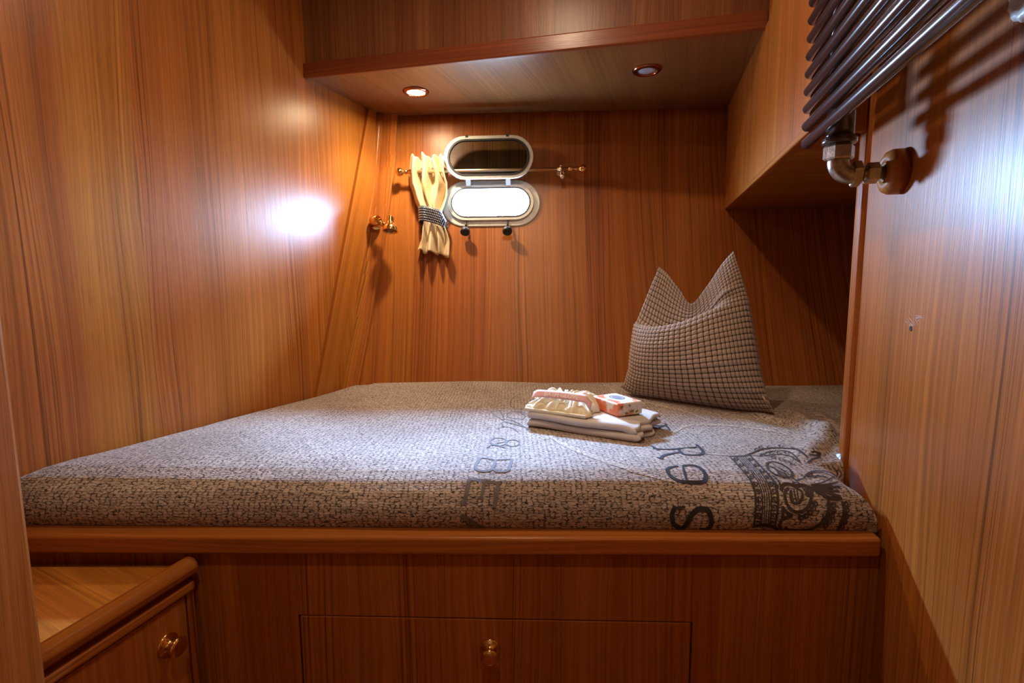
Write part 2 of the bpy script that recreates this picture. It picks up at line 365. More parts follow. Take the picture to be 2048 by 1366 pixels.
bm = bmesh.new(); bm.from_mesh(co.data); bmesh.ops.recalc_face_normals(bm, faces=bm.faces); bm.to_mesh(co.data); bm.free()
bm = bmesh.new(); bm.from_mesh(hull.data); bmesh.ops.recalc_face_normals(bm, faces=bm.faces); bm.to_mesh(hull.data); bm.free()
bo = hull.modifiers.new('cut', 'BOOLEAN'); bo.object = co; bo.operation = 'DIFFERENCE'; bo.solver = 'EXACT'
dg = bpy.context.evaluated_depsgraph_get(); newme = bpy.data.meshes.new_from_object(hull.evaluated_get(dg)); hull.modifiers.clear(); hull.data = newme
bpy.data.objects.remove(co)
struct(hull)
pt = area_light('port_daylight_portal', PP(0, 0, -.052), PP(0, 0, .5), .36, 1, (1, 1, 1), 'RECTANGLE', .145)
pt.data.cycles.is_portal = True
# upper hull above the soffit, closing the shell
wall('wall_back_upper', [(-1.1, 2.44), (1.6, 2.33), (1.6, 2.39), (-1.1, 2.50)], 2.03, CEIL, TEAK)
wall('wall_back_lower', [(-1.1, 2.10), (1.6, 1.96), (1.6, 2.02), (-1.1, 2.16)], 0, .62, TEAK)
# soffit over the bunk, its front bulkhead and edge moulding
SX0, SX1 = -.769, .786
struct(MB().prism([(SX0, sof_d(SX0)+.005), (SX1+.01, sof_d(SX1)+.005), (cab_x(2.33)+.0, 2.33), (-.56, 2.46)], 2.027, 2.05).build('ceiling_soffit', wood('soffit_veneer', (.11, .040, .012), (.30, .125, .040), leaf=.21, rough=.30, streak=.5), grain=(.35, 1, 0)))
struct(MB().prism([(SX0-.02, sof_d(SX0-.02)), (SX1+.01, sof_d(SX1+.01)), (SX1+.01, sof_d(SX1+.01)+.02), (SX0-.02, sof_d(SX0-.02)+.02)], 2.05, CEIL).build('wall_upper', wood('bulkhead_veneer', (.12, .042, .014), (.30, .115, .040), leaf=.075, streak=.6)))
struct(MB().prism([(SX0, sof_d(SX0)-.016), (SX1, sof_d(SX1)-.016), (SX1, sof_d(SX1)+.006), (SX0, sof_d(SX0)+.006)], 2.018, 2.073).build('trim_2', SOLID_DARK, grain=(1, -.22, 0), bevel=.005))
# raking frame in the left corner: board on the wall, moulding, pilaster panel
zA = [.80, 1.1, 1.4, 1.7, 1.952, 2.027]
xa = lambda z: pw([(.80, -.783), (.825, -.780), (1.702, -.674), (1.952, -.645), (2.03, -.636)], z)
xb = lambda z: pw([(.80, -.749), (.823, -.746), (1.59, -.642), (2.03, -.598)], z)
xc = lambda z: pw([(.80, -.655), (.838, -.650), (1.33, -.586), (1.686, -.544), (1.80, -.528), (1.936, -.520), (2.03, -.512)], z)
nl = Vector((1, -.375, 0)).normalized()
mb = MB()
for z0, z1 in zip(zA, zA[1:]):
    q = []
    for z in (z0, z1):
        a = Vector((xa(z), 0, z)); a.y = 1.0955+(a.x+1.093)/.375; b_ = Vector((xb(z), 0, z)); b_.y = 1.0955+(b_.x+1.093)/.375
        q += [a-nl*.002, a+nl*.014, b_+nl*.014, b_-nl*.002]
    mb.hexa(q)
struct(mb.build('trim_3', SOLID, grain=(.12, .3, 1)))
mb = MB(); zp = [.80+i*(2.026-.80)/20 for i in range(21)]
fr = []; 
for z in zp: fr.append([hull_p(xb(z)-.01, z, -.004), hull_p(xb(z)-.01, z, .030), hull_p(xc(z)-.004, z, .030), hull_p(xc(z), z, .026), hull_p(xc(z), z, -.004)])
mb.grid(fr, smooth=False)
struct(mb.build('trim_4', TEAK, grain=(.12, .25, 1)))
mb = MB(); mb.tube([hull_p(xb(z)+.004, z, .034) for z in zp], .019, 16)
struct(mb.build('trim_5', SOLID, grain=(.12, .3, 1)))
# door jamb beside the camera
struct(MB().prism([(-.477, .405), (-.477, .47), (-.60, .47), (-.60, .405)], 0, CEIL).build('trim_6', SOLID, bevel=.006, seg=3))
# screw hole and scuffs in the partition
rn = Vector((-1, .274, 0)).normalized(); ru = Vector((.274, 1, 0)).normalized()
def RW(d, off=0, z=0): return Vector((rw_x(d), d, z))+rn*off
o = MB().lathe([(.0046, .0), (.0046, .0006), (.0034, .0007), (.0030, .0002)], RW(.903, 0, 1.166), rn, 20).build('screw_hole', DARK, wr); tag(o, 'small dark screw hole')

mb = MB(); rs = random.Random(5)
for i in range(16):
    d_, z_ = .895-.035*rs.random()+.012*(i % 3), 1.172+.022*rs.random(); an = rs.choice((0, .5, -.6, 1.3))+rs.uniform(-.3, .3); l_ = rs.uniform(.003, .012); w_ = rs.uniform(.0003, .0008)
    a_ = ru*math.cos(an)+Vector((0, 0, math.sin(an))); c_ = ru*-math.sin(an)+Vector((0, 0, math.cos(an))); p = RW(d_, .0004, z_); b0 = len(mb.v)
    mb.v += [tuple(p-a_*l_-c_*w_*.3), tuple(p+a_*l_-c_*w_), tuple(p+a_*l_+c_*w_), tuple(p-a_*l_+c_*w_*.3)]; mb.face(range(b0, b0+4))
tag(mb.build('scuff_marks', simple('pale_scuff', (.55, .42, .34), .7), wr), 'pale scuff marks beside the screw hole')
# ------------------------------------------------------------ bunk base: ledge, front, drawer
bed = empty('bunk_base', (0, 1.0, 0), 'built-in teak bunk base with a raised ledge and a drawer below the mattress', 'bed base')
xl = lw_x(1.0)+.006
def LD(x, o=0): return (x, led_d(x)+o)
mb = MB(); mb.prism([LD(xl), LD(.722), (.748, 1.045), (lw_x(1.06)+.006, 1.08)], .712, .7505)
mb.build('ledge', SOLID, bed, grain=(1, -.02, 0), bevel=.007, seg=4)
o = MB().lathe([(.0001, 0), (.0078, 0), (.0084, .0004), (.009, 0)], (.584, .958, .7503), (0, 0, 1), 24).build('wood_plug', SOLID_DARK, bed, grain=(0, 1, 0)); tag(o, 'round wood plug in the ledge')
mb = MB(); mb.prism([(lw_x(1.06)+.012, 1.06), LD(.722, .10), (.95, 1.16), (1.52, 1.22), (1.52, 1.94), (-.66, 2.06), (-.72, 2.03)], .71, .745)
mb.build('mattress_board', SOLID_DARK, bed)
def panel(mb, x0, z0l, z0r, x1, z1l, z1r, o0, o1):
    mb.hexa([(*LD(x0, o0), z0l), (*LD(x1, o0), z0r), (*LD(x1, o1), z0r), (*LD(x0, o1), z0l), (*LD(x0, o0), z1l), (*LD(x1, o0), z1r), (*LD(x1, o1), z1r), (*LD(x0, o1), z1l)])
mb = MB(); DX0, DX1, DZ0, DZL, DZR = -.449, .367, .22, .570, .560
xr = rw_x(.955)-.003
panel(mb, -.672, .0, .0, DX0, .713, .713, .02, .038); panel(mb, DX1, 0, 0, xr, .713, .713, .02, .038)
panel(mb, DX0, DZL, DZR, DX1, .713, .713, .02, .038); panel(mb, DX0, 0, 0, DX1, DZ0, DZ0, .02, .038)
panel(mb, lw_x(1)+.01, .66, .66, -.672, .713, .713, .02, .038)
mb.build('front_panel', TEAK_RED, bed, uvoff=(1.03, .2))
mb = MB(); panel(mb, DX0, DZ0, DZ0, DX1, DZL, DZR, .05, .055); mb.build('drawer_recess', DARK, bed)
mb = MB(); g = .003; panel(mb, DX0+g, DZ0+g, DZ0+g, DX1-g, DZL-g, DZR-g, .020, .037)
dr = mb.build('drawer', TEAK_RED, bed, bevel=.0022, uvoff=(1.03, .2))
KNOB = [(.0001, -.001), (.0215, -.001), (.0215, .0018), (.0195, .0035), (.0150, .0042), (.0135, .0055), (.0095, .0085), (.0075, .013), (.0078, .018), (.0110, .0215), (.0165, .0235), (.0185, .0255), (.0188, .028), (.0170, .0305), (.011, .0322), (.0001, .033)]
def knob(p, ax, parent):
    o = MB().lathe(KNOB, p, ax, 40).build('knob', BRASS, parent); tag(o, 'polished brass knob'); return o
knob((-.05, led_d(-.05)+.020, .497), (0, -1, 0), dr)

# ------------------------------------------------------------ low cabinet at the left
cab = empty('low_cabinet', (-.9, .6, 0), 'low teak cabinet with rounded nosing and brass knob, left of the bunk drawer', 'cabinet')
D0, D1 = .20, .957
MB().prism([(lw_x(D0)+.006, D0), (ns_x(D0)-.02, D0), (ns_x(D1)-.02, D1), (lw_x(D1)+.006, D1)], .668, .688).build('top', TEAK, cab, grain=(1, -.55, 0))
nd = Vector((.27, 1, 0)).normalized(); nn_ = Vector((1, -.27, 0)).normalized()
mb = MB(); rows = []
prof = [(-.030, -.020), (-.030, .004), (-.026, .012), (-.018, .018), (-.008, .020), (.002, .018), (.009, .011), (.011, .002), (.009, -.008), (.002, -.015), (-.008, -.018), (-.020, -.020)]
for d in (D0, D1):
    rows.append([Vector((ns_x(d), d, .687))+nn_*a+Vector((0, 0, b_)) for a, b_ in prof])
mb.grid(rows, closed=True, flip=True); k = len(prof); mb.face([k+i for i in range(k)]); mb.build('nosing', SOLID, cab, grain=(.27, 1, 0))
def nsb(a0, a1, z0, z1, d0=D0, d1=D1-.002): return MB().prism([tuple((Vector((ns_x(d), d, 0))+nn_*a).xy) for a, d in ((a0, d0), (a1, d0), (a1, d1), (a0, d1))], z0, z1)
nsb(-.022, -.012, .655, .675).build('groove_strip', SOLID_DARK, cab, grain=(.27, 1, 0))
nsb(-.03, .004, .640, .660).build('rail', SOLID, cab, grain=(.27, 1, 0), bevel=.005, seg=3)
nsb(-.03, -.018, 0, .642).build('carcass', SOLID_DARK, cab)
dor = nsb(-.019, -.002, .04, .636, D0, .935).build('door', TEAK_RED, cab, bevel=.002)
nsb(-.019, -.003, .0, .640, .939, D1-.002).build('stile', TEAK_RED, cab)
kd = .892; knob(Vector((ns_x(kd), kd, .566))+nn_*(-.002), nn_, dor)

# ------------------------------------------------------------ overhead cabinet at the right
oh = empty('overhead_cabinet', (1.0, 1.7, 1.6), 'teak overhead cabinet hanging above the pillow at the right end of the bunk', 'cabinet')
CD0, CD1 = 1.135, 2.30
MB().prism([(cab_x(CD0), CD0), (cab_x(CD1)-.012, CD1), (cab_x(CD1)+.008, CD1), (cab_x(CD0)+.018, CD0)], 1.59, 2.024).build('face_panel', TEAK, oh)
MB().prism([(cab_x(CD0), CD0), (cab_x(1.60), 1.60), (cab_x(1.60)+.018, 1.60), (cab_x(CD0)+.018, CD0)], 2.024, CEIL-.002).build('upper_panel', TEAK, oh)
MB().prism([(cab_x(CD0)-.004, CD0-.004), (cab_x(CD1)-.016, CD1), (cab_x(CD1)+.012, CD1), (cab_x(CD0)+.02, CD0-.004)], 1.575, 1.592).build('bottom_edge', SOLID, oh, grain=(.274, 1, 0), bevel=.004)
MB().prism([(cab_x(CD0)+.018, CD0+.04), (cab_x(2.26)+.004, 2.26), (1.552, 2.20), (1.552, CD0+.04)], 1.578, 1.590).build('bottom_panel', TEAK_RED, oh, grain=(1, -.2, 0))
MB().prism([(cab_x(CD0)+.018, CD0), (rw_x(CD0)-.012, CD0), (rw_x(CD0)-.012, CD0+.016), (cab_x(CD0)+.018, CD0+.016)], 1.578, CEIL-.002).build('end_panel', TEAK, oh)

# ------------------------------------------------------------ mattress in its printed sheet
PRINT = [
(1,2.6,(481,9443,412,9413,314,9361,218,9241,128,9022,42,8745,-22,8472,-58,8212,-74,7955,-73,7724,-54,7515,-19,7329,27,7186,86,7101,157,7056,221,7027,279,7009,331,7008,367,7008)),
(1,3,(-603,6388,-630,6466,-667,6578,-684,6680,-668,6764,-632,6838,-589,6884,-536,6903,-477,6892,-426,6836,-390,6720,-362,6562,-336,6386,-303,6162,-272,5925,-264,5782,-295,5793,-350,5891,-405,5997,-457,6091,-510,6191,-552,6274,-579,6329,-594,6365,-603,6388)),
(1,3,(-266,5888,-216,5860,-144,5821,-62,5763,22,5676,106,5548,194,5388,282,5223,364,5075,448,4929,532,4776,605,4645,655,4555)),
(1,3,(-102,6622,-128,6544,-163,6436,-179,6329,-171,6231,-146,6134,-100,6050,-19,5979,84,5922,174,5888,242,5881,299,5898,342,5945,372,6035,388,6157,381,6282,344,6405,283,6530,215,6629,141,6694,60,6732,-7,6744,-52,6716,-82,6662,-102,6622)),
(1,3,(25,6745,73,6741,141,6737,215,6724,280,6692,334,6635,384,6560,428,6478,462,6400,486,6322,500,6239,508,6166,515,6115)),
(1,3,(-406,4833,-405,4875,-401,4935,-381,4990,-338,5034,-278,5071,-211,5082,-135,5059,-53,5011,19,4928,77,4790,125,4627,156,4512)),
(1,3,(-333,5425,-322,5477,-304,5546,-261,5575,-185,5538,-86,5462,21,5371,140,5263,265,5142,363,5027,419,4907,448,4791,467,4711)),
(1,3,(-211,5082,-228,5107,-253,5142,-279,5184,-300,5228,-313,5278,-322,5335,-328,5388,-333,5425)),
(1,4,(-161,3627,-169,3570,-180,3492,-199,3423,-228,3371,-263,3329,-301,3301,-343,3288,-387,3289,-430,3303,-470,3333,-507,3377,-539,3430,-562,3493,-580,3565,-588,3637,-586,3710,-574,3783,-555,3848,-527,3903,-491,3949,-451,3979,-407,3993,-360,3992,-316,3976,-274,3943,-236,3895,-205,3839,-184,3766,-170,3684,-161,3627)),
(1,4,(176,3503,169,3459,158,3397,141,3342,116,3302,86,3269,54,3246,20,3237,-17,3238,-52,3249,-84,3273,-114,3308,-138,3350,-156,3400,-168,3456,-173,3513,-169,3570,-158,3627,-141,3678,-117,3720,-86,3756,-53,3780,-17,3790,22,3789,57,3777,91,3751,121,3714,145,3670,161,3612,170,3548,176,3503)),
(1,4,(-654,3097,-634,3159,-603,3245,-569,3315,-531,3344,-491,3354,-457,3373,-438,3410,-425,3456,-397,3501,-332,3548,-251,3595,-192,3628)),
(1,4,(-418,3372,-394,3339,-360,3292,-322,3242,-287,3200,-255,3165,-222,3134,-193,3108,-173,3089)),
(1,5,(-781,2272,-740,2276,-681,2280,-618,2271,-557,2233,-493,2182,-427,2145,-360,2138,-290,2145,-220,2156,-140,2169,-60,2185,-3,2196)),
(1,6,(-770,2272,-780,2199,-795,2093,-808,1982,-824,1886,-840,1785,-844,1693,-834,1612,-813,1541,-786,1489,-751,1461,-708,1442,-663,1431,-615,1427,-565,1431,-522,1445,-492,1473,-470,1519,-452,1589,-437,1667,-426,1755,-417,1846,-409,1945,-403,2058,-399,2145)),
(1,6,(-451,1576,-428,1521,-396,1465,-359,1427,-318,1409,-273,1401,-229,1402,-186,1408,-144,1423,-111,1451,-91,1498,-80,1592,-68,1706,-50,1858,-31,2033,-17,2181)),
(1,6,(-954,1133,-909,1126,-844,1115,-773,1103,-708,1092,-653,1080,-600,1066,-548,1053,-496,1041,-439,1031,-378,1022,-324,1014,-286,1009)),
(1,7,(-916,1189,-950,925,-992,562)),
(1,5,(-1070,573,-1055,570,-1034,565,-1011,560,-992,556,-976,551,-961,546,-949,542,-940,539)),
(1,6,(-601,1034,-633,808,-659,677)),
(1,5,(-720,682,-608,656)),
(1,7,(-303,1021,-343,739,-388,464)),
(1,8,(-1070,311,-1046,297,-1012,278,-972,254,-929,228,-882,195,-833,146,-782,98,-733,59,-683,29,-630,7,-584,0,-552,0)),
(1,7,(-872,195,-895,85,-917,0)),
(2,6,(3462,3021,3521,3002,3604,2974,3700,2950,3797,2942,3897,2955,4003,2983,4111,3016,4214,3045,4318,3072,4424,3102,4518,3128,4583,3145)),
(2,5,(3488,3250,3497,3221,3509,3180,3521,3131,3530,3080,3534,3019,3537,2949,3538,2884,3539,2840)),
(2,7,(4628,3317,4635,3241,4643,3135,4642,3024,4631,2917,4611,2807,4582,2712,4542,2637,4493,2577,4436,2532,4369,2503,4294,2488,4224,2486,4157,2493,4094,2513,4053,2562,4045,2671,4058,2813,4070,2917)),
(2,7,(4087,2738,4038,2715,3968,2682,3891,2643,3818,2603,3752,2562,3685,2519,3621,2472,3566,2421,3517,2359,3473,2289,3437,2224,3412,2180)),
(2,4,(3368,2279,3374,2252,3381,2212,3390,2173,3402,2146,3419,2138,3441,2140,3461,2146,3475,2150)),
(2,7,(3650,1700,3589,1675,3505,1639,3434,1595,3389,1545,3359,1492,3344,1445,3337,1386,3341,1320,3358,1257,3390,1199,3435,1144,3487,1100,3552,1081,3623,1070,3695,1063,3771,1059,3847,1060,3914,1067,3968,1081,4013,1101,4053,1146,4086,1218,4112,1308,4122,1397,4115,1482,4105,1597,4083,1691,4041,1741,3983,1760,3925,1764,3863,1752,3801,1726,3758,1706)),
(2,4,(3758,1706,3739,1624,3712,1508,3697,1420,3685,1342,3674,1268,3664,1194,3654,1128,3650,1088)),
(2,4,(3489,509,3456,503,3408,494,3358,486,3318,483,3290,488,3268,498,3251,510,3239,517)),
(2,8,(3275,473,3251,436,3223,384,3206,329,3208,271,3221,210,3253,146,3298,95,3350,56,3397,36,3435,38,3467,60,3493,94,3512,141,3525,201,3551,249,3580,298,3611,350,3646,393,3685,427,3728,454,3775,470,3825,476,3876,471,3917,451,3948,411,3971,357,3985,300,3991,239,3995,169,3996,101,3979,55,3948,23,3912,1,3868,0,3820,0,3786,0)),
(2,6,(4243,5202,4275,5236,4321,5285,4372,5340,4418,5390,4459,5434,4501,5477,4536,5518,4558,5555,4562,5589,4553,5622,4539,5649,4530,5668)),
(2,5,(4077,5369,4126,5383,4197,5402,4273,5421,4338,5430,4392,5438,4442,5445,4483,5435,4510,5395,4518,5301,4509,5170,4495,5042,4484,4949)),
(2,6,(4593,6839,4598,6803,4604,6750,4611,6691,4616,6636,4619,6581,4622,6523,4624,6472,4625,6436)),
(2,4,(4603,8125,4624,8110,4654,8088,4689,8063,4723,8037,4761,8007,4804,7973,4843,7941,4870,7920)),
(2,4,(4347,9207,4391,9154,4453,9079,4522,9002,4588,8944,4653,8917,4721,8906,4784,8897,4833,8875,4862,8832,4879,8776,4888,8723,4895,8687)),
(2,5,(4528,10529,4549,10019)),
(2,3.5,(5088,2436,5061,2240,5025,1974,5005,1747,4983,1518,4992,1352,4994,1202,4986,1078,4985,993,4973,911,4955,832,4928,754,4912,672,4892,574,4868,467,4858,366,4848,264,4848,152,4864,59)),
(2,2,(5241,2446,5154,1759,5137,1218,5111,914,5045,668,4989,380,4989,60)),
(2,1.6,(5292,2450,5204,1763,5185,1224,5156,914,5090,666,5033,384,5031,61)),
(2,1.6,(5343,2453,5254,1767,5234,1229,5202,915,5134,665,5076,389,5072,61)),
(2,1.6,(5394,2456,5303,1772,5282,1235,5248,916,5179,663,5120,393,5114,62)),
(2,2,(5445,2459,5353,1776,5330,1241,5294,917,5223,662,5164,398,5156,62)),
(2,3.8,(5598,2469,5567,2275,5525,2009,5502,1788,5479,1577,5477,1404,5475,1258,5455,1114,5447,1012,5431,919,5405,828,5374,739,5356,657,5337,577,5315,497,5295,411,5276,301,5262,176,5281,64)),
(2,1.8,(5179,2228,5129,2144,5082,2107,5064,2138,5087,2221,5137,2306,5185,2344,5202,2311,5179,2228)),
(2,1.6,(5131,2189,5107,2167,5104,2189,5123,2239,5149,2278,5164,2275)),
(2,1.8,(5134,1850,5088,1775,5042,1742,5023,1770,5041,1842,5087,1916,5133,1949,5153,1922,5134,1850)),
(2,1.6,(5087,1816,5066,1797,5061,1816,5077,1858,5101,1890,5115,1888)),
(2,1.8,(5097,1510,5059,1453,5017,1429,4993,1449,5002,1503,5052,1584,5101,1620,5120,1589,5097,1510)),
(2,1.6,(5052,1483,5034,1470,5027,1483,5040,1519,5065,1553,5078,1551)),
(2,1.8,(5110,1279,5071,1222,5028,1197,5004,1219,5014,1275,5053,1333,5097,1358,5121,1336,5110,1279)),
(2,1.6,(5065,1255,5046,1242,5040,1256,5050,1286,5070,1309,5083,1308)),
(2,1.8,(5094,1048,5064,1006,5023,989,4996,1005,4997,1045,5027,1087,5069,1107,5095,1089,5094,1048)),
(2,1.6,(5051,1031,5036,1022,5027,1032,5033,1053,5048,1069,5062,1068)),
(2,1.8,(5077,868,5045,827,5003,809,4975,826,4978,867,5010,908,5052,926,5080,909,5077,868)),
(2,1.6,(5032,852,5016,843,5009,853,5015,874,5031,890,5044,888)),
(2,1.8,(5031,687,5008,647,4968,630,4936,646,4931,686,4954,727,4994,744,5026,728,5031,687)),
(2,1.6,(4989,672,4975,664,4966,673,4968,693,4980,708,4993,707)),
(2,1.8,(4993,515,4970,472,4930,454,4896,471,4890,514,4914,557,4954,575,4987,558,4993,515)),
(2,1.6,(4950,499,4936,491,4927,500,4928,521,4940,537,4953,536)),
(2,1.8,(4973,347,4958,302,4920,283,4882,301,4866,345,4882,390,4920,408,4958,391,4973,347)),
(2,1.6,(4931,330,4919,321,4908,331,4905,353,4914,369,4928,367)),
(2,1.8,(4961,172,4963,109,4931,83,4884,108,4850,171,4858,225,4898,245,4937,226,4961,172)),
(2,1.6,(4924,150,4915,138,4899,152,4889,181,4892,202,4905,201)),
(2,1.8,(5534,2256,5483,2174,5435,2138,5418,2169,5442,2249,5493,2333,5542,2370,5558,2337,5534,2256)),
(2,1.6,(5485,2218,5461,2197,5458,2219,5478,2267,5505,2305,5519,2303)),
(2,1.8,(5484,1882,5436,1808,5389,1775,5370,1803,5390,1874,5438,1948,5485,1980,5504,1953,5484,1882)),
(2,1.6,(5436,1848,5414,1830,5410,1849,5426,1890,5451,1922,5465,1920)),
(2,1.8,(5444,1548,5397,1477,5354,1453,5331,1473,5349,1540,5401,1622,5451,1658,5469,1628,5444,1548)),
(2,1.6,(5393,1511,5372,1495,5368,1512,5387,1557,5413,1591,5426,1589)),
(2,1.8,(5448,1305,5407,1246,5362,1220,5340,1243,5352,1300,5393,1359,5438,1385,5461,1362,5448,1305)),
(2,1.6,(5402,1280,5383,1266,5377,1281,5389,1312,5409,1335,5422,1334)),
(2,1.8,(5418,1059,5387,1017,5346,999,5319,1016,5321,1057,5352,1100,5398,1126,5421,1102,5418,1059)),
(2,1.6,(5375,1042,5359,1033,5351,1043,5357,1065,5373,1082,5386,1080)),
(2,1.8,(5396,877,5363,835,5321,817,5294,834,5298,875,5331,917,5374,935,5401,918,5396,877)),
(2,1.6,(5352,860,5336,852,5328,861,5335,882,5351,898,5364,897)),
(2,1.8,(5345,693,5320,652,5281,635,5249,652,5244,692,5268,732,5308,750,5340,733,5345,693)),
(2,1.6,(5302,678,5288,669,5279,679,5281,699,5294,714,5307,713)),
(2,1.8,(5303,519,5278,476,5238,458,5205,476,5199,518,5223,561,5264,580,5297,562,5303,519)),
(2,1.6,(5259,503,5245,495,5235,504,5237,525,5250,541,5263,540)),
(2,1.8,(5273,350,5257,305,5219,286,5181,304,5166,349,5182,393,5220,412,5257,394,5273,350)),
(2,1.6,(5231,333,5219,325,5207,335,5205,356,5214,372,5227,370)),
(2,1.8,(5254,176,5257,113,5226,86,5178,112,5143,175,5151,228,5190,248,5230,229,5254,176)),
(2,1.6,(5217,153,5208,141,5192,155,5181,185,5185,205,5198,204)),
(2,4,(5065,2435,5111,2442,5176,2453,5252,2466,5328,2481,5411,2499,5505,2522,5590,2543,5650,2557)),
(2,6,(4847,86,4883,104,4936,127,4992,142,5049,141,5111,131,5169,117,5226,100,5280,78,5323,50,5351,9,5369,0,5381,0)),
(2,5,(5696,970,5660,942,5609,902,5564,853,5532,791,5513,722,5512,658,5522,598,5541,541,5569,494,5607,458,5657,432,5709,423,5762,434,5818,460,5871,495,5918,538,5959,589,5993,640,6019,691,6037,743,6051,790,6043,829,6019,860,6001,882)),
(2,4,(5702,901,5676,850,5641,780,5623,721,5625,677,5635,641,5654,618,5689,612,5732,620,5774,639,5812,673,5848,719,5877,766,5901,815,5914,864,5915,904,5896,927,5864,941,5841,949)),
(2,2,(5723,924,5677,787,5665,659)),
(2,2,(5781,925,5734,787,5722,660)),
(2,2,(5839,926,5792,788,5779,660)),
(2,6,(6369,725,6364,676,6356,606,6341,536,6319,474,6300,413,6276,354,6240,294,6194,235,6150,178,6113,119,6067,69,6012,30,5946,6,5872,0,5799,0,5731,0,5666,0,5607,0,5555,23,5510,64,5480,93)),
(2,5,(5412,554,5423,529,5438,492,5457,453,5483,422,5512,399,5545,379,5575,364,5595,353)),
(2,4,(5419,544,5412,511,5402,463,5399,413,5398,372,5396,339,5393,311,5390,287,5388,271)),
(2,5,(5595,343,5560,339,5510,333,5464,322,5427,303,5395,278,5370,251,5353,219,5350,179,5363,133,5386,85,5418,38,5454,0,5497,0,5543,0,5576,0)),
(2,5,(6638,662,6637,624,6635,571,6631,511,6620,453,6613,399,6601,345,6585,290,6567,234,6559,160,6563,69,6566,0,6569,0)),
(2,2,(5806,312,5794,279,5766,261,5732,267,5711,294,5711,330,5733,357,5766,364,5795,346,5806,312)),
(2,1.8,(5766,291,5750,290,5739,306,5742,326,5756,336,5771,328)),
(2,2,(5903,351,5891,318,5862,300,5829,306,5808,333,5808,369,5830,396,5863,402,5892,385,5903,351)),
(2,1.8,(5863,330,5847,329,5836,345,5839,365,5854,375,5869,367)),
(2,2,(5984,421,5972,387,5942,370,5909,376,5888,403,5889,438,5914,466,5949,473,5974,454,5984,421)),
(2,1.8,(5944,400,5927,399,5916,414,5920,435,5934,445,5949,436)),
(2,2,(6065,502,6045,467,6012,449,5980,455,5965,483,5974,520,6002,548,6037,555,6062,536,6065,502)),
(2,1.8,(6020,480,6003,479,5996,495,6004,516,6021,527,6034,518)),
(2,2,(6129,608,6109,573,6075,555,6043,561,6029,589,6038,626,6067,655,6102,661,6127,643,6129,608)),
(2,1.8,(6084,586,6067,585,6060,601,6068,623,6086,633,6099,624)),
(2,2,(6480,579,6459,544,6425,526,6393,532,6379,561,6389,598,6418,626,6453,633,6478,614,6480,579)),
(2,1.8,(6434,558,6417,556,6410,572,6419,594,6436,604,6449,595)),
(2,2,(6459,457,6445,424,6416,406,6382,412,6361,440,6368,476,6397,504,6432,510,6457,492,6459,457)),
(2,1.8,(6417,436,6400,435,6390,451,6398,472,6416,482,6428,473)),
(2,2,(6421,348,6409,315,6380,297,6347,303,6326,330,6326,366,6348,393,6382,399,6411,381,6421,348)),
(2,1.8,(6381,327,6365,326,6354,341,6357,362,6372,372,6387,363)),
(2,2,(6371,244,6359,210,6333,190,6297,198,6275,226,6275,262,6297,289,6330,295,6359,277,6371,244)),
(2,1.8,(6331,223,6314,222,6303,237,6306,258,6321,268,6336,259)),
(2,2,(6306,152,6310,108,6289,84,6253,92,6219,128,6202,175,6215,209,6248,215,6279,196,6306,152)),
(2,1.8,(6276,125,6260,123,6242,143,6235,171,6245,184,6264,172)),
(2,2,(6739,598,6718,562,6683,544,6652,551,6638,579,6648,616,6678,645,6713,652,6737,633,6739,598)),
(2,1.8,(6693,576,6676,574,6669,591,6678,613,6696,623,6709,614)),
(2,2,(6728,471,6710,437,6680,420,6647,426,6627,453,6637,490,6666,518,6701,524,6726,506,6728,471)),
(2,1.8,(6682,450,6665,448,6658,465,6667,486,6684,496,6697,487)),
(2,2,(6708,349,6696,316,6666,298,6633,305,6612,332,6613,367,6635,394,6669,400,6697,382,6708,349)),
(2,1.8,(6668,329,6651,327,6641,343,6644,363,6659,373,6674,365)),
(2,2,(6679,232,6668,198,6647,175,6611,183,6584,214,6584,249,6606,276,6640,282,6669,265,6679,232)),
(2,1.8,(6639,211,6623,210,6612,225,6615,246,6630,255,6645,247)),
(2,2,(6652,104,6656,61,6636,37,6600,45,6565,81,6549,127,6558,163,6588,171,6625,148,6652,104)),
(2,1.8,(6622,77,6607,75,6588,95,6581,123,6591,135,6611,124)),
(2,2.5,(6200,1052,6252,1065,6327,1083,6414,1109,6503,1151,6597,1208,6699,1278,6792,1345,6857,1392)),
(2,4,(6200,1052,6254,1052,6331,1050,6417,1051,6499,1058,6580,1075,6666,1100,6752,1135,6812,1160)),
(2,5,(6200,1052,6250,1040,6322,1023,6402,1006,6478,995,6553,995,6632,1000,6702,1007,6752,1012)),
(2,5,(6200,1052,6245,1029,6309,995,6380,961,6446,934,6513,917,6582,904,6644,895,6687,889)),
(2,7,(6200,1052,6242,1017,6301,966,6366,913,6427,869,6488,834,6552,802,6609,777,6648,759)),
(2,4,(6200,1052,6224,1012,6257,955,6294,895,6328,844,6362,803,6398,765,6434,735,6462,715)),
(2,3,(6200,1052,6212,1019,6228,973,6246,925,6262,885,6278,854,6295,828,6310,807,6321,792)),
(2,5,(6265,1405,6315,1445,6387,1500,6475,1568,6553,1606,6628,1629,6698,1636,6761,1628,6818,1604,6857,1564,6872,1495,6888,1436,6897,1393)),
(2,4,(6245,1367,6270,1368,6305,1369,6346,1371,6388,1373,6432,1377,6481,1382,6529,1384,6571,1381,6609,1367,6643,1345,6671,1324,6690,1309)),
(2,7,(6648,759,6625,744,6594,726,6557,715,6514,714,6464,720,6410,736,6356,770,6304,818,6260,861,6227,895,6200,926,6172,954,6136,982,6098,1007,6071,1025)),
